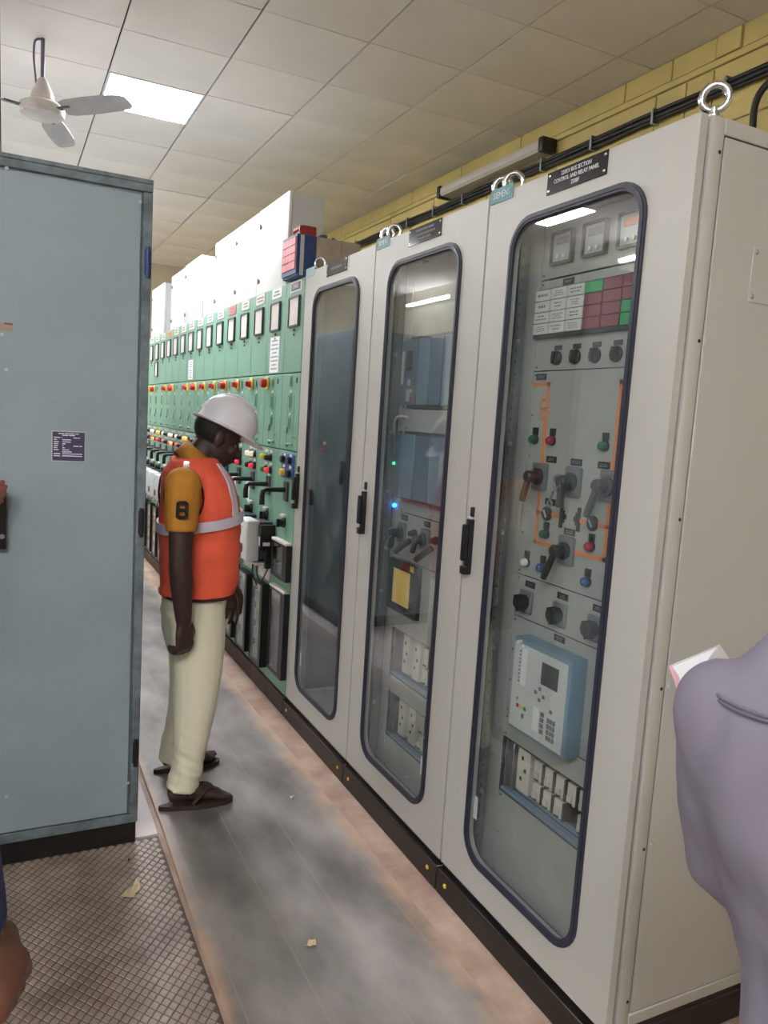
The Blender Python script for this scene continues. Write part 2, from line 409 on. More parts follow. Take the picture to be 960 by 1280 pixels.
for (i, j) in LED_SPOTS:
    cx, cy = GX+(i+.5)*TX, GY+(j+.5)*TY; hx, hy = TX/2-.004, TY/2-.003
    t = thing('ceiling_light', led_names[(i, j)], 'ceiling light', (cx, cy, HC-.002), 'lit ceiling light panels')
    fr = M()
    for a, b in (((-hx, -hy), (hx, -hy+.014)), ((-hx, hy-.014), (hx, hy)), ((-hx, -hy+.014), (-hx+.014, hy-.014)), ((hx-.014, -hy+.014), (hx, hy-.014))):
        fr.box((cx+a[0], cy+a[1], HC-.006), (cx+b[0], cy+b[1], HC+.02), .001)
    add('frame', fr, 'white', t)
    add('diffuser', M().box((cx-hx+.013, cy-hy+.013, HC-.002), (cx+hx-.013, cy+hy-.013, HC+.012)), 'led_panel', t)

t = thing('ceiling_strip_light', 'lit short strip light on the ceiling, mirrored at the top of the nearest glass door', 'ceiling light', (-1.96, 5.96, HC-.03))
add('housing', M().box((-2.045, 5.62, HC-.022), (-1.875, 6.31, HC+.001), .004), 'white', t)
add('diffuser', M().box((-2.035, 5.63, HC-.03), (-1.885, 6.30, HC-.021), .003), 'led_panel', t)
# floor plates, mat
cp = put('chequer_plate', M().box((XL, YN, 0), (.522, 2.76, .006), .001).mesh('chequer_plate', 'plate'), floor)
m = M(); px_, py_ = .0305, .038
def stud(x, y):
    a, b, h = px_*.45, py_*.45, .0022
    base = [(x-a, y, .006), (x, y-b, .006), (x+a, y, .006), (x, y+b, .006)]; top = [(x+(p[0]-x)*.8, y+(p[1]-y)*.8, .006+h) for p in base]
    m.loft([[V(p) for p in base], [V(p) for p in top]])
nx = int(2.1/px_); ny = int(2.3/py_)
for a in range(nx):
    for b in range(ny):
        for q in (0, .5):
            x, y = .505-(a+q)*px_, 2.735-(b+q)*py_
            stud(x, y)
s_ = put('tread_pattern', m.mesh('tread_pattern', 'stud', 0, weld=False), cp); s_['kind'] = 'stuff'
put('floor_plate', M().box((XL, 2.775, 0), (.525, 5.0, .005), .001).mesh('floor_plate', 'pale_plate'), floor)
put('floor_plate', M().box((XL, 5.008, 0), (.525, YF, .005), .001).mesh('floor_plate', 'pale_plate'), floor)
rings = []
random.seed(3)
mm = M()
Ys = [-.9+.12*k for k in range(88)]
wob = [0]*len(Ys); a = 0
for k in range(len(Ys)): a = a*.9+random.uniform(-.004, .004); wob[k] = a
for k, y in enumerate(Ys):
    xl = .535+wob[k]; xr = 1.222+wob[-1-k]
    rings.append([V((xl, y, .0005)), V((xl+.004, y, .008)), V((.7, y, .0085)), V((.88, y, .0085)), V((1.06, y, .0085)), V((xr-.004, y, .008)), V((xr, y, .0005))])
mm.loft(rings); single('floor_mat', mm, 'rubber_mat', 'long dusty grey rubber mat running along the cabinet row', 'mat', loc=(.875, 4.0, 0), smooth=60)

# ================================================================== GREY CABINETS WITH GLASS DOORS
def text_bars(m, X, y_left, y_right, z0, z1, rows, d, fill=.62, seed=1):
    rnd = random.Random(seed); dz = (z1-z0)/rows
    for r in range(rows):
        zc = z1-(r+.5)*dz; wdt = (y_left-y_right)*rnd.uniform(.55, 1); yc = (y_left+y_right)/2
        y = yc+wdt/2
        while y > yc-wdt/2+.002:
            l = min(rnd.uniform(.006, .016), y-(yc-wdt/2)); fbox(m, X, y-l, y, zc-dz*fill/2, zc+dz*fill/2, 0, d); y -= l+.003
def lamp(par, X, y, z, lens, r=.0125):
    m = M().lathe((X, y, z), (-1, 0, 0), [(r*1.2, -.004), (r*1.2, .006), (r, .007)], 14); fbox(m, X, y-.011, y+.011, z+.014, z+.036, -.001, .006, .001); p = add('indicator_lamp', m, 'black', par)
    add('lens', M().lathe((X-.006, y, z), (-1, 0, 0), [(r, 0), (r, .008), (r*.85, .014), (r*.5, .018), (0, .019)], 16), lens, p)
    return p
def nameplate(par, X, y, z, hw=.02, hh=.008, rows=1, seed=1):
    p = add('label_plate', fbox(M(), X, y-hw, y+hw, z-hh, z+hh, -.001, .002, .0005), 'black', par)
    m = M(); text_bars(m, X-.002, y+hw*.8, y-hw*.8, z-hh*.55, z+hh*.55, rows, .0003, seed=seed); add('lettering', m, 'print_grey', p)
def knob(par, X, y, z, plate=.031, ang=-20):
    p = add('rotary_switch', fbox(M(), X, y-plate, y+plate, z-plate*1.15, z+plate*1.15, -.001, .01, .004), 'mid_grey', par)
    m = M().lathe((X-.01, y, z), (-1, 0, 0), [(.023, 0), (.023, .012), (.02, .03), (0, .031)], 18)
    t = math.radians(ang); c, s = math.cos(t), math.sin(t)
    m.prism([(X-.02, y+c*a-s*b, z+s*a+c*b) for a, b in ((-.008, -.026), (.008, -.026), (.008, .024), (-.008, .024))], (-.022, 0, 0))
    add('knob', m, 'black', p)
def lever(par, X, y, z, mat_, drop=(.028, -.085), key=False):
    p = add('breaker_handle', fbox(M(), X, y-.034, y+.034, z-.042, z+.042, -.001, .012, .006, 2), 'mid_grey', par)
    m = M().lathe((X-.012, y, z), (-1, 0, 0), [(.026, 0), (.026, .008), (.018, .012), (.018, .04), (.013, .046), (0, .047)], 18)
    a = V((X-.045, y, z)); b = V((X-.055, y+drop[0], z+drop[1]))
    m.tube([a, a+(b-a)*.3, a+(b-a)*.7, b], [.012, .012, .014, .013], 10, r_v=[.01, .01, .011, .01])
    add('lever', m, mat_, p)
    if key:
        k = M().torus((X-.05, y+.012, z-.004), (-1, .2, 0), .02, .005, 18, 8); k.tube([(X-.055, y+.024, z-.03), (X-.058, y+.03, z-.06)], .004, 6); k.torus((X-.058, y+.03, z-.066), (-1, 0, 0), .009, .003, 12, 6)
        add('key', k, 'zinc', p)
def plates(par, y0, y1, zs, X, seed=0):
    for za, zb in zs:
        p = add('mounting_plate', fbox(M(), X, y0, y1, za+.0015, zb-.0015, -.003, 0, .0008), 'grey_white_in', par)
        m = M(); k = max(1, round((zb-za)/.12))
        for q in range(k+1):
            for y in (y0+.012, y1-.012): screw(m, X, y, za+.012+(zb-za-.024)*q/k, .004, .003)
        add('screw', m, 'chrome', p)
def glass_cabinet(idx, label):
    y0 = Y0+idx*W; y1 = y0+W; yc = (y0+y1)/2; zt = ZB+HP
    t = thing('control_cabinet', label, 'cabinet', (XP+.4, yc, 0), 'grey cabinets with glass doors')
    XB = XP+.034; XE = XP+.80
    # carcass: posts, side frames, back, roof, floor
    m = M()
    for ya, yb in ((y0+.002, y0+.022), (y1-.022, y1-.002)):
        out = ya if ya < yc else yb
        m.box((XB, ya, ZB), (XB+.042, yb, zt), .006, 2); m.box((XE-.05, ya, ZB), (XE, yb, zt), .006, 2)
        m.box((XB+.04, ya, zt-.035), (XE-.04, yb, zt), .003); m.box((XB+.04, ya, ZB), (XE-.04, yb, ZB+.035), .003)
    m.box((XB, y0+.02, ZB), (XE, y1-.02, ZB+.02)); m.box((XB, y0+.02, zt-.02), (XE, y1-.02, zt)); m.box((XE-.02, y0+.02, ZB), (XE, y1-.02, zt))
    m.box((XB, y0+.02, ZB), (XB+.02, y0+.075, zt)); m.box((XB, y1-.075, ZB), (XB+.02, y1-.02, zt)); m.box((XB, y0+.02, zt-.07), (XB+.02, y1-.02, zt))
    m.box((XB, y0+.02, ZB), (XB+.02, y1-.02, ZB+.04))
    body = add('carcass', m, 'grey_white', t)
    for s, (ya, yb) in enumerate(((y0+.0025, y0+.0085), (y1-.0085, y1-.0025))):
        sp = add('side_panel', M().box((XB+.0455, ya, ZB+.0385), (XE-.055, yb, zt-.0395), .0015), 'grey_white', t)
        if idx == 0 and s == 0:
            m = M()
            for x in (XB+.056, XE-.06):
                for k in range(6): m.lathe((x, ya, ZB+.085+k*(HP-.16)/5), (0, -1, 0), [(.006, -.001), (.006, .001), (.004, .003), (0, .003)], 8)
            add('screw', m, 'light_grey', sp)
            cp_ = add('cover_plate', M().box((1.556, ya-.003, 1.925), (1.86, ya+.001, 2.052), .0015), 'grey_white', sp)
            m = M()
            for x in (1.567, 1.849):
                for z in (1.938, 2.039): m.lathe((x, ya-.003, z), (0, -1, 0), [(.006, -.001), (.006, .001), (.004, .003), (0, .003)], 8)
            add('screw', m, 'zinc', sp)
            m = M()
            for k in range(6): m.lathe((XB+.030, y0+.002, ZB+.075+k*(HP-.15)/5), (0, -1, 0), [(.0045, -.004), (.0045, .0006), (0, .0006)], 8)
            add('hole', m, 'black', body)
    add('gap_shade', M().box((XB+.03, y0+.011, ZB+.02), (XE-.03, y0+.014, zt-.02)).box((XB+.03, y1-.014, ZB+.02), (XE-.03, y1-.011, zt-.02)), 'dark_grey', body, kind='stuff')  # dark sheet behind the side panel gaps, put in as their shade
    add('plinth', M().box((XP-.012, y0+.003, 0), (XE-.02, y1-.003, .088), .003).box((XP+.008, y0+.006, .086), (XE-.03, y1-.006, ZB+.001)), 'black_plinth', t)
    for y in (y0+.06, y1-.06): add('plinth_bolt', M().lathe((XP-.012, y, .052), (-1, 0, 0), [(.008, -.002), (.008, .003), (.004, .005), (0, .005)], 10), 'yellow_plastic', t)
    # lifting eyes
    for y in (y0+.03, y1-.03):
        e = M().torus((XB+.03, y, zt+.048), (-.75, -.66, 0), .028, .0085, 26, 10); e.lathe((XB+.03, y, zt), (0, 0, 1), [(.02, -.001), (.02, .008), (.011, .014), (.011, .024)], 16)
        add('lifting_eye', e, 'chrome', t)
    # door with its window
    wy0, wy1, wz0, wz1 = yc-.262, yc+.262, .222, 2.195
    door = add('door', M().rframe(XP+.022, (y0+.004, y1-.005, ZB+.004, zt-.003), (wy0, wy1, wz0, wz1), .003, .085, 0, .022), 'grey_white', t)
    m = M().rframe(XP, (wy0-.012, wy1+.012, wz0-.012, wz1+.012), (wy0+.008, wy1-.008, wz0+.008, wz1-.008), .095, .078, -.002, .007)
    m.rframe(XP, (wy0-.006, wy1+.006, wz0-.006, wz1+.006), (wy0+.001, wy1-.001, wz0+.001, wz1-.001), .09, .084, .006, .0095)
    add('window_gasket', m, 'gasket', door)
    add('window_glass', M().rslab(XP+.006, (wy0, wy1, wz0, wz1), .084, 0, .004), 'glass', door)
    hy = y1-.042
    h = M()
    fbox(h, XP, hy-.013, hy+.013, 1.14, 1.302, -.001, .018, .005, 2); fbox(h, XP, hy-.010, hy+.012, 1.165, 1.285, .017, .034, .006, 2)
    fbox(h, XP, hy-.014, hy+.015, 1.122, 1.15, .0, .03, .005, 2); fbox(h, XP, hy-.008, hy+.008, 1.308, 1.34, -.001, .008, .002)
    add('door_handle', h, 'black', door)
    add('door_handle_cap', fbox(M(), XP, hy-.012, hy+.012, 1.301, 1.309, -.001, .016, .002), 'light_grey', door)
    npl = add('name_plate', fbox(M(), XP, yc-.12, yc+.12, 2.243, 2.303, -.001, .0025, .0006), 'black_gloss', door)
    m = M()
    for y in (yc-.11, yc+.11):
        for z in (2.253, 2.293): screw(m, XP-.0025, y, z, .0045, .002)
    add('plate_screw', m, 'chrome', door)
    m = M()
    if idx == 0:
        for k, s in enumerate(('220KV BUS SECTION', 'CONTROL AND RELAY PANEL', '220BF')): text(m, s, .0155, (XP-.003, yc, 2.289-.0165*k), RF, UF, .0003, sx=.85)
    elif idx == 1:
        text_bars(m, XP-.0025, yc+.08, yc-.08, 2.251, 2.296, 3, .0004, .55, 5)
    else: text_bars(m, XP-.0025, yc+.07, yc-.07, 2.263, 2.283, 1, .0004, .55, 6)
    add('plate_lettering', m, 'print_white' if idx == 0 else 'print_grey', door)
    bl = add('maker_label', fbox(M(), XP, y1-.125, y1-.008, 2.277, 2.3205, -.001, .002, .0006), 'teal' if idx < 2 else 'ice', door)
    if idx < 2:
        m = text(M(), 'SIEMENS', .027, (XP-.0024, y1-.0665, 2.2985), RF, UF, .0004, sx=.86); add('maker_lettering', m, 'print_white', door)
    add('sticker', fbox(M(), XP+.012, wy0+.03 if idx == 1 else wy1-.03, wy0+.05 if idx == 1 else wy1-.012, .33 if idx else .345, .40 if idx else .42, 0, .001), 'paper', door)
    return t, yc
c1, yc1 = glass_cabinet(0, 'nearest grey control cabinet with orange mimic diagram and relay behind glass')
c2, yc2 = glass_cabinet(1, 'middle grey control cabinet with blue module racks and yellow screen behind glass')
c3, yc3 = glass_cabinet(2, 'farthest grey control cabinet beside the green columns with a nearly empty glass door')
XI = 1.45
def side_rails(par, yl, yr):
    """perforated rail and swing-frame flange on both sides of the mounting plates"""
    m = M()
    for s, y in ((1, yl), (-1, yr)):
        m.box((XI-.004, y, ZB+.05), (XI+.03, y+s*.012, 2.24)); m.box((XI+.004, y+s*.012, ZB+.05), (XI+.010, y+s*.075, 2.24))
    fr = add('swing_frame', m, 'grey_white_in', par)
    m = M(); h = M(); b = M()
    for s, y in ((1, yl+.03), (-1, yr-.03)):
        m.box((XI-.046, y, ZB+.05), (XI-.042, y+s*.028, 2.24)); m.box((XI-.046, y+s*.024, ZB+.05), (XI-.01, y+s*.028, 2.24))
        z = .22
        while z < 2.2:
            fbox(h, XI-.046, y+s*.006-.003, y+s*.006+.003, z, z+.008, -.001, .0006); z += .035
        for z in (.42, .9, 1.27, 1.31, 1.55, 1.86):
            fbox(b, XI-.046, y-s*.004-.007, y-s*.004+.007, z-.008, z+.008, 0, .004, .001); b.lathe((XI-.05, y-s*.004, z), (-1, 0, 0), [(.006, 0), (.006, .005), (.003, .007), (0, .007)], 10)
    r = add('perforated_rail', m, 'mid_grey', par); add('rail_hole', h, 'black', r); add('rail_bolt', b, 'zinc', r)
def module_rack(par, ya, yb, za, zb, mods, seed=0):
    """recess with a terminal / module row: ya is the far (left in view) side"""
    bk = M().box((XI+.09, yb, za), (XI+.094, ya, zb)); bk.box((XI, yb, za-.002), (XI+.09, ya, za)); bk.box((XI, yb, zb), (XI+.09, ya, zb+.002))
    bk.box((XI, ya, za), (XI+.09, ya+.003, zb)); bk.box((XI, yb-.003, za), (XI+.09, yb, zb)); r = add('module_rack', bk, 'dark_grey', par)
    fl = M(); fbox(fl, XI, yb, ya, za, za+.012, -.03, -.004, .002); fbox(fl, XI, yb, ya, za+.013, za+.02, -.05, -.03, .002); add('rack_rail', fl, 'relay_blue', r)
    e = M(); fbox(e, XI, ya-.045, ya-.014, za+.018, zb-.012, -.06, -.012, .002); fbox(e, XI, ya-.012, ya-.008, za+.01, zb-.006, -.04, -.006); fbox(e, XI, ya-.052, ya-.048, za+.018, zb-.012, -.06, -.01); add('end_bracket', e, 'zinc', r)
    fbox(e := M(), XI, ya-.01, ya-.001, (za+zb)/2-.014, (za+zb)/2+.014, -.02, -.002); add('latch', e, 'black', r)
    for (p, wd, kind) in mods:
        y = ya-p
        if kind == 'socket':
            s = add('socket_plate', fbox(M(), XI, y-wd, y, za+.03, zb-.012, -.05, -.016, .0015), 'cream_mod', r)
            h = M()
            for q, (dy, dz) in enumerate(((.4, .78), (.65, .52), (.35, .3))): fbox(h, XI, y-wd*dy-.006, y-wd*dy+.004, za+.03+(zb-za-.04)*dz-.006, za+.03+(zb-za-.04)*dz+.006, .0155, .017)
            bmesh.ops.translate(h.bm, verts=h.bm.verts, vec=(.032, 0, 0)); add('socket_hole', h, 'black', r)
        else:
            rows = ((.52, .95),) if kind == 'up' else ((.1, .46),) if kind == 'down' else ((.1, .46), (.52, .95))
            for a, b in rows:
                z0_, z1_ = za+.02+(zb-za-.03)*a, za+.02+(zb-za-.03)*b
                q = M(); fbox(q, XI, y-wd, y, z0_, z1_, -.05, -.016, .002); fbox(q, XI, y-wd*.8, y-wd*.2, z0_+.01, z0_+.03, -.017, -.008, .002)
                add('breaker_module', q, 'cream_mod', r)
                d = M(); fbox(d, XI, y-wd*.75, y-wd*.25, z0_+.003, z0_+.008, -.017, -.013); fbox(d, XI, y-wd-.006, y-wd, z0_-.004, z1_-.004, -.055, -.02); add('module_gap', d, 'brown_plinth', r)

# ---- nearest cabinet: instruments on the plates
yl, yr = 1.935, 1.442
side_rails(c1, yl+.001, yr-.001)
plates(c1, yr, yl, ((2.043, 2.21), (1.774, 2.041), (1.148, 1.774), (1.015, 1.148), (.694, 1.015), (.614, .694), (.15, .43)), XI)
for k, y in enumerate((1.841, 1.703, 1.565)):
    mt = add('meter', M().rframe(XI, (y-.048, y+.048, 2.078, 2.172), (y-.040, y+.040, 2.086, 2.164), .004, .003, -.001, .014, 3), 'dark_grey', c1)
    f = M(); fbox(f, XI, y-.041, y+.041, 2.085, 2.165, -.001, .008); add('face', f, 'light_grey', mt)
    d = M(); fbox(d, XI, y-.028, y+.028, 2.134, 2.154, .0075, .0095); add('display', d, 'mid_grey' if k != 2 else 'orange', mt)
    b = M()
    for dy in (-.014, .014): b.lathe((XI-.008, y+dy, 2.1), (-1, 0, 0), [(.006, 0), (.006, .006), (0, .007)], 10)
    add('button', b, 'white', mt)
nameplate(c1, XI, 1.808, 2.026, .024, .009, 1, 3)
an = M(); fbox(an, XI, 1.484, 1.942-.004, 1.868, 2.012, -.001, .014, .002); ann = add('annunciator', an, 'black', c1)
yb_ = [1.936-.0735*k for k in range(7)]; cols = {0: 'ann_white', 1: 'ann_white', 2: 'ann_white'}
lt = M()
for r in range(4):
    for k in range(6):
        ya, yb = yb_[k]-.0018, yb_[k+1]+.0018 if k < 5 else 1.498
        z1_ = 2.009-r*.0325; z0_ = z1_-.0305
        mt_ = 'ann_white' if k < 3 else 'ann_red'
        if (k == 3 and r == 0) or (k == 5 and r >= 2): mt_ = 'ann_green'
        add('window', fbox(M(), XI, yb, ya, z0_, z1_, .013, .018, .001), mt_, ann)
        if k < 3: text_bars(lt, XI-.018, ya-.01, yb+.01, z0_+.006, z1_-.006, 1 if (k == 0 and r < 2) else 2 + (r+k) % 2, .0003, .4, r*7+k)
add('lettering', lt, 'print_grey', ann)
for k, y in enumerate((1.829, 1.747, 1.665, 1.583)):
    p = add('push_switch', M().lathe((XI, y, 1.809), (-1, 0, 0), [(.021, -.001), (.021, .006), (.017, .010), (.016, .014), (0, .015)], 18).box((XI-.022, y-.004, 1.792), (XI-.010, y+.005, 1.828), .002), 'black', c1)
    add('switch_label', fbox(M(), XI, y-.018, y+.014, 1.832, 1.846, -.001, .004, .001), 'dark_grey', p)
# orange mimic bus-bars
def strip(pts, wd=.0115):
    m = M()
    for (ya, za), (yb, zb) in zip(pts, pts[1:]):
        fbox(m, XI, min(ya, yb)-wd/2, max(ya, yb)+wd/2, min(za, zb)-wd/2, max(za, zb)+wd/2, -.0005, .003)
    return m
mb = strip([(1.931, 1.7345), (1.857, 1.7345), (1.857, 1.69)]).torus((XI-.0015, 1.866, 1.676), (-1, 0, 0), .0165, .0045, 24, 6).torus((XI-.0015, 1.866, 1.649), (-1, 0, 0), .0165, .0045, 24, 6)
add('mimic_feeder', mb, 'orange', c1)
add('mimic_bus', strip([(1.857, 1.632), (1.857, 1.262), (1.555, 1.262), (1.555, 1.736), (1.50, 1.736)]), 'orange', c1)
add('mimic_branch', strip([(1.857, 1.353), (1.76, 1.353)]), 'orange', c1); add('mimic_branch', strip([(1.66, 1.353), (1.555, 1.353)]), 'orange', c1)
for y in (1.811, 1.612):
    p = add('position_indicator', M().lathe((XI, y, 1.353), (-1, 0, 0), [(.021, -.001), (.021, .007), (.016, .011), (0, .011)], 20), 'black', c1)
    add('pointer', M().prism([(XI-.011, y-.009, 1.345), (XI-.011, y-.004, 1.341), (XI-.011, y+.009, 1.361), (XI-.011, y+.004, 1.365)], (-.002, 0, 0)), 'light_grey', p)
for y, s in ((1.747, 1), (1.671, -1)):
    m = M()
    for k, (h_, wd) in enumerate(((.034, .01), (.018, .008), (.007, .007))): fbox(m, XI, y-s*.007*k-.006, y-s*.007*k+.006, 1.355-h_, 1.355+h_, -.001, .004)
    add('contact_symbol', m, 'black', c1)
for y, z, l_ in ((1.899, 1.569, 'lamp_green'), (1.817, 1.569, 'lamp_red'), (1.593, 1.566, 'lamp_green'), (1.809, 1.292, 'lamp_green'), (1.610, 1.289, 'lamp_red'), (1.889, 1.191, 'lamp_white'), (1.810, 1.190, 'lamp_blue'), (1.612, 1.190, 'lamp_blue')): lamp(c1, XI, y, z, l_)
for k, (y, z) in enumerate(((1.896, 1.757), (1.815, 1.514), (1.704, 1.514), (1.592, 1.514), (1.803, 1.389), (1.706, 1.314), (1.864, 1.126), (1.71, 1.125), (1.558, 1.126), (1.707, 1.0))): nameplate(c1, XI, y, z, .0235, .0095, 2, k)
lever(c1, XI, 1.857, 1.459, 'brown_lever', (.012, -.075)); lever(c1, XI, 1.705, 1.459, 'dark_grey', (-.012, -.072), True)
lever(c1, XI, 1.560, 1.461, 'dark_grey', (.022, -.085)); lever(c1, XI, 1.708, 1.260, 'black', (.03, -.085))
for y in (1.873, 1.713, 1.562): knob(c1, XI, y, 1.070)
# protection relay
rl = add('protection_relay', fbox(M(), XI, 1.578, 1.842, .693, .978, -.001, .058, .006, 2), 'relay_blue', c1)
XR = XI-.058
add('face_plate', fbox(M(), XR, 1.59, 1.836, .702, .962, -.001, .003, .002), 'relay_face', rl)
XR -= .003
add('screen', fbox(M(), XR, 1.625, 1.70, .873, .938, -.001, .0012, .0005), 'lcd', rl)
fl = M(); fbox(fl, XR, 1.77, 1.795, .84, .955, 0, .0008); fbox(fl, XR, 1.695, 1.722, .728, .80, 0, .0008); add('label_strip', fl, 'white', rl)
for k in range(9): pass
kk = M()
for r in range(9): fbox(kk, XR, 1.80, 1.806, .845+r*.0115, .850+r*.0115, 0, .001)
for r in range(4): fbox(kk, XR, 1.672, 1.688, .73+r*.017, .743+r*.017, 0, .002, .0006)
for r in range(4):
    for c in range(3): fbox(kk, XR, 1.622+c*.0125, 1.632+c*.0125, .722+r*.017, .736+r*.017, 0, .002, .0006)
for y, z in ((1.70, .857), (1.718, .842), (1.682, .838), (1.70, .824), (1.645, .808)): fbox(kk, XR, y-.006, y+.006, z-.005, z+.005, 0, .002, .0006)
fbox(kk, XR, 1.765, 1.775, .742, .756, 0, .002, .0006); fbox(kk, XR, 1.797, 1.805, .79, .798, 0, .002, .0006)
add('keypad', kk, 'mid_grey', rl)
for y, l_ in ((1.797, 'lamp_red'), (1.78, 'yellow_plastic'), (1.762, 'ann_green')): add('key', fbox(M(), XR, y-.0055, y+.0055, .768, .779, 0, .002, .0006), l_, rl)
add('hook', M().cyl((XR, 1.805, .968), (XR-.012, 1.805, .968), .006, n=10).cyl((XR-.004, 1.785, .962), (XR-.01, 1.785, .955), .006, n=10), 'white', rl)
module_rack(c1, 1.935, 1.442, .432, .612, [(.062, .062, 'socket'), (.145, .034, 'both'), (.197, .034, 'both'), (.249, .034, 'both'), (.301, .034, 'up'), (.353, .034, 'both')])
add('floor_tray', M().box((XI-.08, 1.36, ZB+.03), (XI+.2, 2.04, ZB+.036)), 'mid_grey', c1)
# ---- middle cabinet
yl2, yr2 = yl+W, yr+W
side_rails(c2, yl2+.001, yr2-.001)
plates(c2, yr2, yl2, ((1.93, 2.21), (1.56, 1.65), (1.234, 1.285), (1.045, 1.234), (.752, 1.045), (.478, .552), (.15, .288)), XI)
def block_rack(ya, yb, za, zb, n, first):
    r = add('module_frame', M().box((XI-.002, yb, za-.008), (XI+.06, ya, za)).box((XI-.002, yb, zb), (XI+.06, ya, zb+.008)).box((XI+.055, yb, za), (XI+.06, ya, zb)), 'dark_grey', c2)
    y = ya-.004; wd = (ya-yb-.008-first)/(n-1)
    for k in range(n):
        ww = first if k == 0 else wd
        add('rack_module', fbox(M(), XI, y-ww+.0025, y-.0025, za+.002, zb-.002, -.05, .022, .003), 'module_blue' if k % 2 else 'module_dark', r); y -= ww
    return r
r1 = block_rack(2.785, yr2, 1.662, 1.92, 5, .135)
XM = XI-.022
add('display', fbox(M(), XM, 2.69, 2.735, 1.80, 1.875, 0, .002, .0006), 'black_gloss', r1)
add('edge_strip', fbox(M(), XM, 2.752, 2.762, 1.745, 1.875, 0, .008, .002), 'light_grey', r1)
add('keypad', fbox(M(), XM, 2.692, 2.722, 1.678, 1.725, 0, .002).lathe((XM, 2.706, 1.752), (-1, 0, 0), [(.014, 0), (.014, .002), (0, .002)], 8), 'light_grey', r1)
for k, l_ in enumerate(('red', 'lamp_green2', 'yellow_plastic')): add('status_mark', fbox(M(), XM, 2.676, 2.69, 1.678+k*.017, 1.692+k*.017, 0, .002), l_, r1)
r2 = block_rack(2.8, yr2, 1.295, 1.552, 5, .05)
add('red_edge', fbox(M(), XI, yr2, 2.70, 1.283, 1.292, 0, .024), 'maroon', r2)
add('green_light', M().ball((XM-.002, 2.787, 1.427), .006, 6), 'led_green', c2); add('blue_light', M().ball((XI-.006, 2.795, 1.254), .009, 6), 'led_blue', c2)
add('patch_cable', M().tube([(XI, 2.735, 1.615), (XI-.03, 2.75, 1.618), (XI-.03, 2.79, 1.60), (XI-.02, 2.812, 1.55), (XI-.01, 2.812, 1.46)], .0055, 8, smooth=6), 'cable_grey', c2)
lever(c2, XI, 2.715, 1.152, 'black', (-.004, -.06), True); lever(c2, XI, 2.524, 1.155, 'dark_grey', (.004, -.05))
def small_lever(y):
    p = add('changeover_handle', M().lathe((XI, y, 1.165), (-1, 0, 0), [(.016, -.001), (.016, .012), (.011, .02), (.011, .03), (0, .031)], 14), 'brown_lever', c2)
    add('lever', M().tube([(XI-.03, y-.016, 1.14), (XI-.05, y+.01, 1.115), (XI-.06, y+.045, 1.085)], [.012, .013, .012], 10), 'brown_lever', p)
small_lever(2.61); small_lever(2.44)
for k, (y, z) in enumerate(((2.707, 1.215), (2.523, 1.215))): nameplate(c2, XI, y, z, .024, .011, 2, k+20)
hm = add('operator_screen', M().rframe(XI, (2.535, 2.782, .832, 1.042), (2.597, 2.752, .862, 1.006), .005, .003, -.001, .018, 3), 'black', c2)
add('display', fbox(M(), XI, 2.596, 2.753, .861, 1.007, 0, .012), 'hmi_yellow', hm)
add('red_stripe', fbox(M(), XI, 2.60, 2.68, 1.015, 1.034, .017, .0185), 'maroon', hm); add('warning_label', fbox(M(), XI, 2.57, 2.60, 1.014, 1.038, .017, .019), 'yellow_plastic', hm)
for za, zb in ((.552, .752), (.288, .478)):
    module_rack(c2, yl2, yr2, za, zb, [(.075, .05, 'socket'), (.16, .055, 'socket'), (.24, .04, 'both'), (.295, .04, 'both'), (.35, .04, 'both')])
add('floor_tray', M().box((XI-.08, 1.36+W, ZB+.03), (XI+.2, 2.04+W, ZB+.036)), 'mid_grey', c2)
# ---- far cabinet: bare inside, a back plate with two cable ducts and some rails
m = M().box((XI+.33, 2.97, ZB+.05), (XI+.335, 3.70, 2.24)); bp_ = add('back_plate', m, 'mid_grey', c3)
for y in (3.12, 3.56): add('cable_duct', M().box((XI+.27, y-.03, .2), (XI+.33, y+.03, 2.1), .002), 'dark_grey', bp_)
for k in range(6): add('rail', M().box((XI+.315, 3.17, .35+k*.29), (XI+.33, 3.51, .38+k*.29), .001), 'zinc', bp_)
m = M()
for k in range(2):
    for q in range(9): m.box((XI+.25, 3.30+q*.012, .36+k*.29), (XI+.315, 3.31+q*.012, .44+k*.29))
add('terminal_block', m, 'light_grey', bp_)
m = M()
for y in (3.035, 3.69): m.box((XI-.046, y-.014, ZB+.05), (XI-.042, y+.014, 2.24)); m.box((XI-.046, y-.002, ZB+.05), (XI-.012, y+.002, 2.24))
add('perforated_rail', m, 'mid_grey', c3)

# ================================================================== GREEN SWITCH COLUMNS
NCOL = 18; CP = .3085; YC0 = 3.8685
PC = {}
def part(name, key, build, mt, parent, off=(0, 0, 0), label=None):
    """local-space part with shared mesh data (origin at the column's base on its front face)"""
    if key not in PC:
        mm_ = M(); build(mm_); PC[key] = mm_.mesh(name, mt)
    o = put(name, PC[key], parent, off)
    if name in STUFF: o['kind'] = 'stuff'
    if label: o['label'] = label
    return o
H2 = CP/2-.0012
def lens(m): m.lathe((-.016, 0, 0), (-1, 0, 0), [(.0165, 0), (.0165, .012), (.013, .022), (0, .026)], 12)
def lbase(m): m.lathe((0, 0, 0), (-1, 0, 0), [(.021, -.001), (.021, .01), (.018, .017)], 12)
ORD = ['first', 'second', 'third', 'fourth', 'fifth', 'sixth', 'seventh', 'eighth', 'ninth', 'tenth', 'eleventh', 'twelfth', 'thirteenth', 'fourteenth', 'fifteenth', 'sixteenth', 'seventeenth', 'eighteenth']
rnd = random.Random(11)
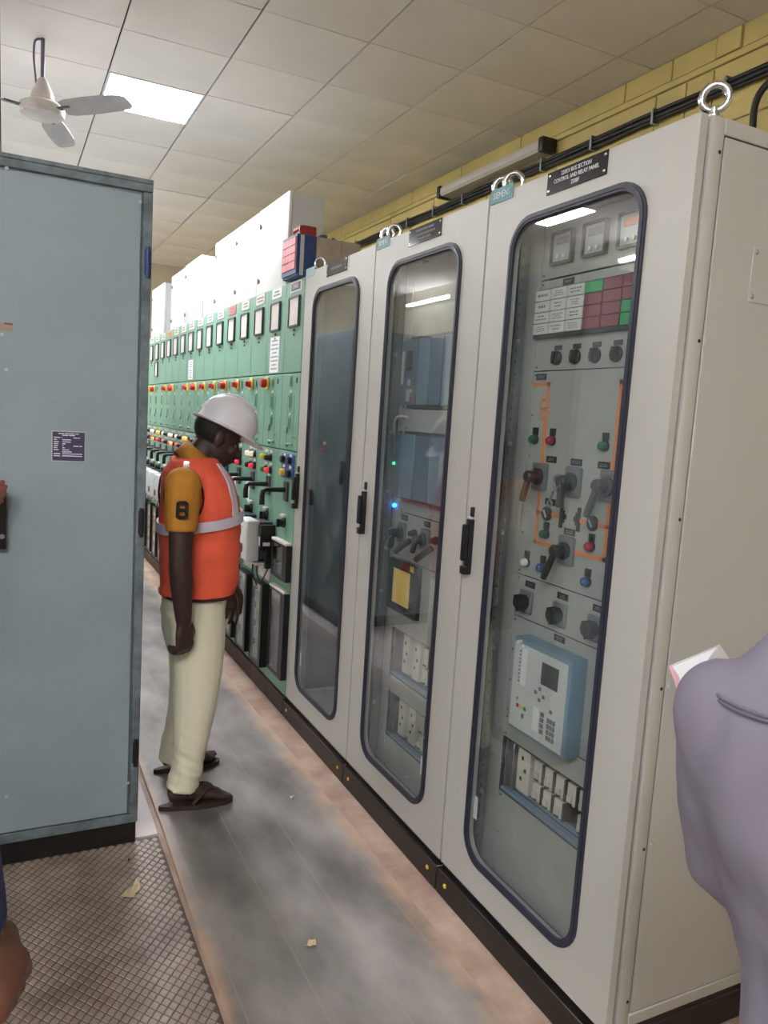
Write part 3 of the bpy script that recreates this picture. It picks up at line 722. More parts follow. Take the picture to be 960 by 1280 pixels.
lamp_sets = [None, ('lamp_yellow', 'black', 'lamp_green2', 'red_glow'), ('pale_lamp', 'pale_lamp', 'black', 'red_glow'), ('pale_lamp', 'black', 'black', 'red_glow'), ('amber', 'black', 'black', 'red_glow'), ('amber', 'amber', 'black', 'lamp_green2'),
             ('pale_lamp', 'black', 'black', 'black'), ('black', 'black', 'black', 'red_glow'), ('amber', 'amber', 'amber', 'red_glow'), ('pale_lamp', 'black', 'red_glow', 'black'), ('pale_lamp', 'pale_lamp', 'red_glow', 'amber'), ('pale_lamp', 'black', 'red_glow', 'black'), ('lamp_yellow', 'amber', 'red_glow', 'red')]
for i in range(NCOL):
    yc = YC0+i*CP
    extra = {0: 'with blue button plate and SPARE nameplate, beside the grey cabinets', 1: 'with a tall printed sheet and red knob', 4: 'with pink and white nameplate',
             8: 'with a short printed sheet on its upper door', 11: 'with orange nameplate', 13: 'with a second small card window'}.get(i, 'counted from the grey cabinets')
    t = thing('switchgear_panel', '%s green switchgear panel %s' % (ORD[i], extra), 'switchgear', (XP, yc, 0), 'green switchgear columns')
    t.location = (XP, yc, 0)
    E0 = .027 if i == 0 else 0      # the first one is partly covered by the neighbouring cabinet
    part('carcass', 'carc%d' % (i == 0), lambda m: m.box((.012, -CP/2+.001+E0, .1), (.5, CP/2-.001, 2.285)), 'green_dark', t)
    part('plinth', 'plin%d' % (i == 0), lambda m: m.box((-.012, -CP/2+E0, 0), (.48, CP/2, .098), .003), 'brown_plinth', t)
    part('upper_door', 'ud%d' % (i == 0), lambda m: m.box((0, -H2+E0, 1.817), (.014, H2, 2.29), .0025), 'green', t)
    md = part('middle_door', 'md%d' % (i == 0), lambda m: m.box((0, -H2+E0, 1.411), (.014, H2, 1.811), .0025), 'green', t)
    part('lower_door', 'ld%d' % (i == 0), lambda m: m.box((0, -H2+E0, .102), (.014, H2, 1.405), .0025), 'green', t)
    part('vertical_groove', 'vg', lambda m: m.box((-.0006, -.052, 1.43), (.002, -.050, 1.70)).box((-.0006, .048, 1.43), (.002, .05, 1.70)).box((-.0008, -.1, 1.478), (.002, -.04, 1.482)), 'green_dark', md)
    # nameplate
    pm = 'white' if i in (0, 1) else 'pink_win' if i == 4 else 'orange' if i == 11 else 'card'
    n_ = part('name_plate', 'np'+pm, lambda m: m.box((-.003, -.083, 2.228), (.001, .083, 2.283), .001), pm, t)
    if i == 0:
        part('name_field', 'nf', lambda m: m.box((-.004, -.07, 2.236), (-.002, .07, 2.274)), 'mauve', n_)
        part('lettering', 'sp', lambda m: text(m, 'SPARE', .034, (-.0045, 0, 2.2555), RF, UF, .0004, sx=.95), 'print_white', n_)
    else: part('lettering', 'lt%d' % (i % 4), lambda m: text_bars(m, -.003, .065, -.065, 2.238, 2.274, 2, .0004, .5, i), 'print_grey', n_)
    # card window
    def win(m, z0, z1, hw): m.rframe(0, (-hw, hw, z0, z1), (-hw+.009, hw-.009, z0+.009, z1-.009), .003, .002, -.001, .013, 2)
    cw = part('card_window', 'cw', lambda m: win(m, 2.05, 2.205, .08), 'dark_grey', t)
    part('card', 'cd', lambda m: m.box((-.008, -.07, 2.059), (-.001, .07, 2.196)), 'card', cw)
    part('card_latch', 'cl', lambda m: m.box((-.006, -.01, 2.028), (0, .01, 2.04), .001).box((-.005, -.006, 2.005), (0, .006, 2.015), .001), 'brown_lever', t)
    if i == 13:
        cw = part('card_window', 'cw2', lambda m: win(m, 1.885, 2.03, .07), 'dark_grey', t); part('card', 'cd2', lambda m: m.box((-.008, -.06, 1.895), (-.001, .06, 2.02)), 'card', cw)
    if i in (1, 8, 16):
        z0_, z1_ = {1: (1.825, 2.02), 8: (1.83, 1.985), 16: (1.86, 1.95)}[i]
        sh = part('printed_sheet', 'sh%d' % i, lambda m: m.box((-.0015, -.075, z0_), (-.0003, .085, z1_)), 'paper', t)
        part('print', 'pr%d' % i, lambda m: text_bars(m, -.0015, .07, -.06, z0_+.01, z1_-.01, 8, .0002, .3, 9), 'print_grey', sh)
    # middle door fittings
    if i > 0 and i not in (9, 12):
        sw = part('isolator_switch', 'iso', lambda m: m.box((-.014, .072, 1.732), (.001, .128, 1.80), .004), 'yellow_plastic', t)
        if i % 3 == 1: part('switch_knob', 'isk', lambda m: m.lathe((-.014, .1, 1.766), (-1, 0, 0), [(.026, 0), (.026, .022), (.022, .03), (0, .031)], 18), 'red', sw)
        else: part('switch_knob', 'isk2', lambda m: m.lathe((-.014, .1, 1.766), (-1, 0, 0), [(.022, 0), (.02, .012), (0, .013)], 14).box((-.045, .095, 1.75), (-.02, .105, 1.782), .003), 'red', sw)
    part('key_slot', 'ks', lambda m: m.rslab(0, (-.088, -.068, 1.76, 1.79), .009, 0, .002, 4), 'black', t)
    def oval(m, y, z, h, w_):
        m.rframe(0, (y-w_, y+w_, z-h, z+h), (y-w_*.62, y+w_*.62, z-h+w_*.38, z+h-w_*.38), w_*.98, w_*.6, -.001, .004, 6)
        m.rslab(0, (y-w_*.3, y+w_*.3, z-h*.55, z+h*.55), w_*.28, 0, .009, 4)
    part('pull_latch', 'pl', lambda m: (oval(m, .012, 1.665, .045, .024), oval(m, .008, 1.557, .032, .02), oval(m, .01, 1.77, .03, .02)), 'green', t)
    part('door_catch', 'dc', lambda m: m.box((-.01, .03, 1.5), (0, .05, 1.535), .004).box((-.012, -.06, 1.44), (0, .02, 1.447), .002).lathe((0, .03, 1.44), (-1, 0, 0), [(.012, 0), (.012, .01), (0, .012)], 10), 'green', t)
    part('label_tag', 'tg', lambda m: m.box((-.0015, -.01, 1.712), (.0005, .022, 1.726)).box((-.0015, -.004, 1.595), (.0005, .02, 1.606)), 'card', t)
    # lower door fittings
    if i == 0:
        bp2 = part('button_plate', 'bp', lambda m: m.box((-.006, -.105, 1.262), (.001, .088, 1.392), .002), 'blue_plate', t)
        for k, (y, z, c_) in enumerate(((.05, 1.36, 'black'), (-.05, 1.36, 'black'), (.05, 1.29, 'yellow_plastic'), (-.05, 1.29, 'black'))):
            part('push_button', 'pb'+c_, lambda m: m.lathe((-.006, 0, 0), (-1, 0, 0), [(.02, 0), (.02, .018), (.015, .022), (0, .022)], 14), c_, bp2, (0, y, z))
        part('button_label', 'bl', lambda m: [m.box((-.007, y-.016, z-.008), (-.005, y+.016, z+.008)) for y in (.045, -.055) for z in (1.325, 1.383)], 'print_white', bp2)
    else:
        ls = lamp_sets[i] if i < len(lamp_sets) else lamp_sets[9+i % 4]
        for (y, z), c_ in zip(((.068, 1.352), (-.015, 1.352), (.062, 1.281), (-.02, 1.281)), ls):
            p = part('indicator_lamp', 'lb', lbase, 'black', t, (0, y, z)); part('lens', 'ln'+c_, lens, c_, p)
        part('lamp_label', 'll', lambda m: m.box((-.003, .04, 1.378), (.001, .09, 1.394), .001).box((-.003, -.045, 1.378), (.001, .0, 1.394), .001).box((-.003, .035, 1.308), (.001, .09, 1.322), .001).box((-.003, -.05, 1.308), (.001, 0, 1.322), .001), 'card', t)
    hb = part('isolator_handle', 'hb', lambda m: m.box((-.012, -.03, 1.14), (.001, .03, 1.245), .003), 'dark_grey', t)
    part('lever', 'hl', lambda m: m.tube([(-.01, 0, 1.2), (-.06, 0, 1.2), (-.115, 0, 1.2), (-.13, 0, 1.192), (-.135, 0, 1.17), (-.135, .0, 1.12)], [.014, .013, .013, .014, .014, .015], 10), 'black', hb)
    kb = part('selector_knob', 'kb', lambda m: m.lathe((0, .015, 1.02), (-1, 0, 0), [(.027, -.001), (.027, .008), (.022, .012), (.022, .03), (0, .032)], 16).box((-.045, .009, .998), (-.028, .021, 1.042), .003), 'black', t)
    part('knob_label', 'kl', lambda m: m.box((-.02, -.012, 1.052), (.001, .042, 1.068), .003), 'card', kb)
    def lower_win(m, z0, z1): m.rframe(0, (-.125, .118, z0, z1), (-.062, .108, z0+.014, z1-.014), .006, .004, -.001, .03, 3)
    if i == 0:
        for key, z0_, z1_ in (('lwa', .722, .918), ('lwb', .19, .66)):
            lw = part('inspection_window', key, lambda m: lower_win(m, z0_, z1_), 'black', t)
            part('window_cover', key+'c', lambda m: m.box((-.026, -.064, z0_+.012), (-.022, .11, z1_-.012)), 'cover', lw); part('terminal_backing', key+'d', lambda m: m.box((-.004, -.064, z0_+.012), (0, .11, z1_-.012)), 'brown_plinth', lw)
            part('top_edge', key+'e', lambda m: m.box((-.034, -.118, z1_-.004), (-.0, .122, z1_+.012), .004), 'card', lw)
    else:
        lw = part('inspection_window', 'lwc', lambda m: m.rframe(0, (-.1, .105, .155, .635), (-.062, .1, .162, .628), .004, .003, -.001, .045, 2), 'black', t)
        part('window_cover', 'lwcc', lambda m: m.box((-.042, -.064, .16), (-.038, .102, .63)), 'cover', lw)
        part('terminal_backing', 'lwcd', lambda m: m.box((-.012, -.064, .16), (-.008, .102, .63)), 'card', lw)
        part('relay_block', 'lwce', lambda m: [m.box((-.037, -.05, z), (-.012, .06, z+.07), .003) for z in (.18, .29, .40, .51)], 'light_grey', lw)
        # grey-white drive unit on its tray
        du = part('drive_unit', 'du', lambda m: m.box((-.15, -.11, .775), (-.075, .075, 1.005), .012, 3), 'cab_white', t)
        part('drive_display', 'dd', lambda m: m.rslab(-.15, (-.035, .035, .815, .865), .015, -.001, .003, 4), 'black', du)
        part('drive_backing', 'db', lambda m: m.box((-.075, -.1, .785), (.0, .07, .995), .003), 'dark_grey', du)
        part('drive_logo', 'dl', lambda m: m.box((-.151, -.03, .955), (-.149, .03, .963)), 'ice', du)
        if i in (1, 3, 4): part('contactor', 'ct', lambda m: m.box((-.085, -.153, .86), (-.0, -.113, .985), .003).box((-.05, -.15, .74), (0, -.122, .86), .002), 'black', t)
        if i in (1, 3): part('contactor_label', 'ctl', lambda m: m.box((-.0862, -.148, .87), (-.0848, -.124, .92)).box((-.07, -.1538, .87), (-.03, -.1528, .89)), 'paper', t)
        if i % 2: part('hanging_wire', 'hw', lambda m: m.tube([(-.05, -.02, .775), (-.06, -.03, .70), (-.05, -.07, .655), (-.04, -.11, .69), (-.02, -.13, .76)], .004, 6, smooth=5).tube([(-.06, .03, .775), (-.07, .02, .68), (-.05, -.02, .62)], .004, 6, smooth=4), 'black', t)
        part('tray', 'ty', lambda m: m.box((-.10, -.12, .755), (.0, .09, .768), .002).box((-.012, -.1, .66), (0, .09, .74), .002), 'card', t)
    if i in (2, 3, 10): part('paper_note', 'pn', lambda m: m.box((-.0016, .075, 1.06), (-.0004, .135, 1.18)), 'paper', t)

# ================================================================== WHITE CABINETS ON TOP OF THE COLUMNS
wl = ['first white wall box on the green columns, nearest the grey cabinets', 'second white wall box on the green columns', 'third white wall box on the green columns, before the gap', 'fourth white wall box on the green columns, after the first gap', 'fifth white wall box on the green columns, before the second gap', 'sixth white wall box on the green columns, farthest one']
ZC = 2.292
for k, (ya, yb, zt, xd) in enumerate(((4.187, 4.742, 2.815, .20), (4.75, 5.284, 2.812, .2), (5.292, 5.838, 2.812, .2), (6.279, 6.9, 2.81, .2), (6.91, 7.505, 2.80, .2), (7.865, 8.545, 2.80, .2))):
    t = thing('wall_box', wl[k], 'electrical box', (1.5, (ya+yb)/2, ZC), 'white boxes on top of the green columns')
    add('body', M().box((1.418, ya+.004, ZC), (1.40+xd+.005, yb-.004, zt-.003), .003), 'cab_side', t)
    d = add('door', M().box((1.398, ya, ZC+.003), (1.416, yb, zt), .004, 2), 'cab_white', t)
    for z in (ZC+.1, zt-.1): add('lock', M().lathe((1.398, yb-.05, z), (-1, 0, 0), [(.012, -.001), (.012, .006), (0, .007)], 12).box((1.386, yb-.054, z-.016), (1.394, yb-.046, z+.016), .002), 'mid_grey', d)
single('cable_gland_box', M().box((1.47, 6.08, ZC), (1.56, 6.15, ZC+.36), .004), 'beige_box', 'narrow beige box standing in the gap between white wall boxes', 'box')
# alarm annunciator, red box and beige trunk on top
t = thing('alarm_annunciator', 'blue alarm box with pink windows standing on the first green column', 'alarm panel', (1.36, 3.87, ZC), None)
ya, yb = 3.765, 3.99
add('housing', M().box((1.315, ya, ZC+.001), (1.41, yb, ZC+.205), .003), 'navy', t)
fr = add('front_frame', M().rframe(1.315, (ya, yb, ZC+.012, ZC+.205), (ya+.012, yb-.012, ZC+.034, ZC+.195), .004, .003, -.001, .008, 3), 'navy', t)
for c in range(4):
    for r in range(4):
        add('window', M().box((1.303, ya+.014+c*.0495, ZC+.036+r*.0395), (1.316, ya+.0615+c*.0495, ZC+.0735+r*.0395), .0015), 'pink_win', fr)
add('end_cap', M().box((1.325, ya-.002, ZC+.004), (1.345, ya+.002, ZC+.2)), 'light_grey', t)
single('red_box', M().box((1.385, 3.93, ZC+.207), (1.47, 4.06, ZC+.29), .004).rframe(1.385, (3.935, 4.055, ZC+.212, ZC+.285), (3.95, 4.04, ZC+.225, ZC+.272), .004, .003, -.001, .006, 2), 'maroon', 'small dark red box on top of the beige trunk behind the blue alarm box', 'box')
m = M().box((1.412, 3.775, ZC+.001), (1.66, 4.16, ZC+.206), .004).box((1.45, 3.772, ZC+.07), (1.64, 3.776, ZC+.075)).box((1.55, 3.771, ZC+.02), (1.556, 3.776, ZC+.19))
single('beige_trunk', m, 'beige_box', 'beige trunking box behind the blue alarm box on the green columns', 'box')
single('black_relay_case', M().box((1.50, 3.95, ZC+.207), (1.54, 4.0, ZC+.262), .004).tube([(1.55, 3.96, ZC+.21), (1.57, 3.95, ZC+.25), (1.6, 3.94, ZC+.22)], .006, 6, smooth=4), 'dark_grey', 'small dark grey case on the beige trunk beside the red box', 'box')

# ================================================================== BLUE GREY CABINETS ON THE LEFT
XA0, XA1, YA = -.47, .4415, 2.7325
t = thing('steel_cabinet', 'large blue grey steel cabinet in the left foreground with a purple data plate', 'cabinet', (0, 3.1, 0), 'blue grey steel cabinets')
add('plinth', M().box((XA0, YA+.012, .006), (XA1-.004, 3.44, .088), .003), 'black_plinth', t)
add('body', M().box((XA0, YA+.012, .089), (XA1, 3.45, 2.336), .005), 'steel_blue', t)
fr = M()
for a, b in (((XA0, .089), (XA1, .125)), ((XA0, 2.296), (XA1, 2.336)), ((XA0, .125), (XA0+.03, 2.296)), ((XA1-.03, .125), (XA1, 2.296))): fr.box((a[0], YA, a[1]), (b[0], YA+.014, b[1]), .003)
fr.box((XA0, YA-.004, 2.322), (XA1, YA+.002, 2.336), .002)
add('frame', fr, 'steel_blue_dark', t)
d = add('door', M().box((XA0+.034, YA-.002, .13), (XA1-.036, YA+.013, 2.288), .003), 'steel_blue', t)
def on_door(m): bmesh.ops.translate(m.bm, verts=m.bm.verts, vec=(0, YA-.002, 0)); return m
add('data_plate', on_door(M().box((.139, -.002, 1.398), (.244, .0005, 1.499), .0008)), 'light_grey', d)
add('data_plate_field', on_door(M().box((.1425, -.0028, 1.4015), (.2405, -.0015, 1.4955))), 'purple_plate', d)
m = M(); rq = random.Random(4)
for z, segs in ((1.490, ((.16, .178), (.180, .21), (.212, .222))), (1.4845, ((.172, .19), (.193, .21))), (1.477, ((.146, .166), (.17, .172), (.206, .218), (.22, .226))), (1.470, ((.146, .156), (.172, .198))), (1.463, ((.146, .162), (.172, .198))), (1.4565, ((.146, .16), (.172, .182))), (1.45, ((.146, .159), (.172, .176), (.206, .222), (.224, .233))), (1.4435, ((.146, .157), (.172, .18))), (1.437, ((.146, .161), (.172, .194))), (1.4305, ((.172, .201),)), (1.424, ((.146, .166), (.172, .233))), (1.417, ((.146, .166), (.172, .233)))):
    for a, b in segs: m.box((a, -.0032, z-.0014), (b, -.0025, z+.0014))
add('lettering', on_door(m), 'print_white', d)
h = M().box((-.055, -.03, 1.112), (.0085, .001, 1.292), .006, 2).box((-.05, -.042, 1.14), (-.012, -.028, 1.275), .005, 2); add('door_handle', on_door(h), 'black', d)
add('keyhole', on_door(M().lathe((-.004, -.03, 1.155), (0, -1, 0), [(.008, -.001), (.008, .003), (0, .003)], 12)), 'zinc', d)
for z in (2.07, 1.195, .36): add('hinge', M().box((XA1-.024, YA-.014, z-.042), (XA1-.004, YA+.001, z+.042), .004).cyl((XA1-.014, YA-.012, z-.05), (XA1-.014, YA-.012, z+.05), .007, n=10), 'black' if z < 2 else 'navy', t)
m = M()
for x, z in ((.405, .245), (.012, .262), (.006, 2.29), (.4, 2.26)): m.lathe((x, YA-.002, z), (0, -1, 0), [(.007, -.001), (.006, .002), (0, .003)], 8)
for x in (.0, .012): m.lathe((x-.006, YA-.002, 1.79-x*9), (0, -1, 0), [(.006, -.001), (.006, .003), (0, .004)], 8)
add('rivet', m, 'light_grey', d)
add('tape_remnant', on_door(M().box((-.03, -.001, 1.80), (.025, .0003, 1.825)).box((.135, -.0006, 1.60), (.155, .0003, 1.602)).box((.135, -.0006, 1.575), (.137, .0003, 1.60))), 'beige_box', d)
add('tape_red', on_door(M().box((.0, -.0014, 1.822), (.024, .0003, 1.8275))), 'ann_red', d)
names = ['blue grey steel cabinet across the aisle, mirrored in the far glass door', 'second blue grey steel cabinet across the aisle behind the worker', 'third blue grey steel cabinet across the aisle behind the worker']
for k in range(3):
    ya = 5.2+k*.81; yb = ya+.80
    t = thing('steel_cabinet', names[k], 'cabinet', (.1, (ya+yb)/2, 0), 'blue grey steel cabinets')
    add('body', M().box((-.35, ya, .09), (.42, yb, 2.25), .005), 'steel_blue', t); add('plinth', M().box((-.35, ya+.003, .006), (.41, yb-.003, .089), .003), 'black_plinth', t)
    d = add('door', M().box((.42, ya+.03, .13), (.436, yb-.03, 2.22), .003), 'steel_blue', t)
    add('door_handle', M().box((.436, ya+.06, 1.1), (.46, ya+.085, 1.28), .005), 'black', d)
    if k == 0:
        for z, c_ in ((1.39, 'amber'), (1.335, 'red_glow')): add('indicator_lamp', M().lathe((.436, ya+.45+(1.39-z)*1.2, z), (1, 0, 0), [(.014, 0), (.014, .012), (0, .018)], 12), c_, d)

# ================================================================== CEILING FAN
FX, FY, FZ = .19, 5.01, 3.225
t = thing('ceiling_fan', 'white three-bladed ceiling fan hanging from a dark rod', 'fan', (FX, FY, FZ), None)
add('rod', M().cyl((FX, FY, FZ+.1), (FX, FY, HC), .011, n=10), 'mauve', t)
add('supply_cable', M().tube([(FX-.03, FY, FZ+.1), (FX-.036, FY, FZ+.17), (FX-.045, FY, FZ+.26), (FX-.043, FY, FZ+.34), (FX-.03, FY, HC-.012), (FX-.01, FY, HC-.006)], .006, 8, smooth=5), 'mauve', t)
add('canopy', M().lathe((FX, FY, FZ), (0, 0, 1), [(.012, .168), (.022, .16), (.046, .11), (.062, .07), (.062, .05), (.045, .035), (.02, .03)], 24), 'fan_white', t)
add('motor', M().lathe((FX, FY, FZ), (0, 0, 1), [(.02, .045), (.085, .035), (.118, .015), (.122, -.01), (.115, -.035), (.07, -.052), (.03, -.056), (0.0, -.056)], 32), 'fan_white', t)
for ang in (-47, 73, 193):
    c, s = math.cos(math.radians(ang)), math.sin(math.radians(ang)); u = V((c, s, 0)); n_ = V((-s, c, 0)); ctr = V((FX, FY, FZ-.008))
    rings = []
    for rr, wd, tw in ((.15, .045, .22), (.2, .058, .2), (.35, .064, .16), (.5, .062, .13), (.575, .054, .12), (.6, .036, .12)):
        tw = -1.5*tw-.1; wv = n_*math.cos(tw)+V((0, 0, 1))*math.sin(tw); pu = V((0, 0, 1))*math.cos(tw)-n_*math.sin(tw); p = ctr+u*rr
        rings.append([p-wv*wd-pu*.002, p-pu*.004, p+wv*wd-pu*.002, p+wv*wd+pu*.001, p+pu*.002, p-wv*wd+pu*.001])
    b = add('blade', M().loft(rings), 'fan_blade', t)
    add('blade_bracket', M().box((-.0, -.02, -.003), (.12, .02, .003), .002), 'dark_grey', b)
    br = b.children[0]
    for v in br.data.vertices:
        q = V(v.co)+root_loc(b); v.co = ctr+u*(q.x+.085)+n_*q.y+V((0, 0, q.z))-root_loc(b)

# ================================================================== RIGHT WALL FITTINGS
t = thing('tube_light', 'unlit white batten tube light fixed high on the yellow wall', 'light fixture', (3.13, 4.87, 3.38), 'wall tube lights')
add('housing', M().prism([(3.175, 4.25, 3.372), (3.085, 4.25, 3.378), (3.07, 4.25, 3.395), (3.07, 4.25, 3.43), (3.085, 4.25, 3.452), (3.175, 4.25, 3.452)], (0, 1.25, 0)), 'fixture', t)
for y in (4.2, 5.5): add('end_cap', M().box((3.062, y, 3.366), (3.18, y+.05, 3.458), .01, 2), 'black', t)
t = thing('cable_bundle', 'bundle of black cables clipped along the yellow wall', 'cable', (3.15, 6, 3.3), None)
ys = [1.6, 2.2, 2.86, 3.33, 3.82, 4.3, 4.8, 5.27, 5.72, 6.18, 6.7, 7.3, 8.0, 8.8]
for k, (dx, dz, r) in enumerate(((0, 0, .013), (-.004, .021, .011), (.004, -.02, .011))):
    add('cable', M().tube([(3.155+dx, y, 3.318+dz+.004*math.sin(j*2.1+k)) for j, y in enumerate(ys)], r, 8, smooth=4), 'cable', t)
for j, y in enumerate(ys[1:-1]):
    z = 3.318
    add('clip', M().box((3.132, y-.008, z-.04), (3.137, y+.008, z+.042), .001).box((3.137, y-.008, z+.037), (3.184, y+.008, z+.042)).box((3.137, y-.008, z-.04), (3.184, y+.008, z-.035)), 'zinc', t)
single('hanging_cable', M().tube([(3.15, 2.55, 3.255), (3.13, 2.61, 3.235), (3.12, 2.655, 3.16), (3.13, 2.66, 3.0), (3.16, 2.66, 2.6), (3.17, 2.66, 2.2)], .016, 10, smooth=6), 'cable', 'thick black cable dropping down the yellow wall at the far right', 'cable')
# lit tubes on the left wall: some mirrored, others added to brighten the ceiling
for k, (ya, yb, z, lb) in enumerate(((5.0, 6.28, 3.37, 'lit tube light on the left wall, mirrored in the nearest glass door'), (9.6, 10.95, 3.40, 'lit tube light on the left wall, mirrored in the middle glass door'), (1.0, 2.28, 3.37, 'added unseen tube light on the left wall level with the nearest glass door'), (-1.7, -.42, 3.37, 'added unseen tube light on the left wall behind the camera'))):
    t = thing('tube_light', lb, 'light fixture', (XL+.04, (ya+yb)/2, z-.03), 'wall tube lights')
    add('housing', M().box((XL, ya, z-.03), (XL+.04, yb, z+.05), .004), 'fixture', t)
    for y in (ya, yb-.03): add('end_cap', M().box((XL+.03, y, z-.025), (XL+.075, y+.03, z+.03), .005), 'white', t)
    add('tube', M().cyl((XL+.06, ya+.025, z), (XL+.06, yb-.025, z), .018, n=14), 'tube_glow', t)
# floor litter
def scrap(name, x, y, s, z, lb, mt, ang):
    rq = random.Random(ang); P = []
    for k in range(9):
        a = 2*PI*k/9; r = s*rq.uniform(.55, 1.15)*(1.5 if k in (1, 2) else 1); P.append(V((x+r*math.cos(a+ang)*1.25, y+r*math.sin(a+ang)*.8, z+rq.uniform(.001, .012))))
    single(name, M().loft([P, [p+V((0, 0, .0012)) for p in P]]), mt, lb, 'litter', loc=(x, y, z), smooth=0)
P = [V((x, y, .0088+h_)) for x, y, h_ in ((.346, 2.428, .001), (.368, 2.452, .004), (.388, 2.465, .002), (.404, 2.492, .012), (.411, 2.470, .008), (.409, 2.440, .004), (.392, 2.427, .001), (.384, 2.398, .006), (.366, 2.416, .002))]
single('paper_scrap', M().loft([P, [p+V((0, 0, .0012)) for p in P]]), 'leaf', 'torn tan paper scrap on the chequered floor plate', 'litter', smooth=0)
scrap('paper_scrap', .841, 1.985, .014, .0086, 'small crumpled tan scrap on the rubber mat', 'leaf', 2)
scrap('paper_scrap', 1.085, 2.86, .009, .0086, 'tiny white scrap on the rubber mat by the cabinet plinths', 'paper', 3)
scrap('paper_scrap', .40, 2.62, .006, .0085, 'tiny dark crumb on the chequered floor plate', 'brown_plinth', 8)

#PEOPLE#
# ================================================================== PEOPLE
def hand(m, wr, d, s, n, k=1.0, curl=(.35, .5, .4), spread=.06, thumb=.5):
    """wr wrist, d towards the fingers, s towards the thumb side, n the way the palm faces"""
    wr, d, s, n = V(wr), V(d).normalized(), V(s), V(n)
    s = (s-d*s.dot(d)).normalized(); n2 = d.cross(s); n = n2 if n2.dot(n) > 0 else -n2
    m.tube([wr-d*.02*k, wr+d*.012*k, wr+d*.045*k, wr+d*.085*k, wr+d*.094*k], [.026*k, .029*k, .038*k, .041*k, .036*k], 14, r_v=[.02*k, .018*k, .016*k, .0135*k, .009*k], smooth=3, ref=s)
    for q, (off, ln) in enumerate(((.030, .068), (.0105, .076), (-.009, .071), (-.0275, .056))):
        p = wr+d*.082*k+s*off*k; a = spread*(1.5-q)*.6; dd = (d+s*a).normalized(); pts = [p]; rr = [.0098*k]
        ang = 0
        for j, (f_, c_) in enumerate(zip((.44, .32, .26), curl)):
            ang += c_*(1+.12*q); v_ = dd*math.cos(ang)+n*math.sin(ang); p = p+v_*ln*f_*k; pts.append(p); rr.append((.0092, .0084, .0072)[j]*k)
        m.capsule(pts, rr, 10, 3)
    p = wr+d*.022*k+s*.022*k; t1 = (d*.75+s*.62+n*.3).normalized(); t2 = (d*.93+s*.12+n*(.2+thumb*.5)).normalized()
    m.capsule([p, p+t1*.038*k, p+t1*.038*k+t2*.032*k, p+t1*.038*k+t2*.056*k], [.016*k, .0135*k, .011*k, .0085*k], 10, 3)
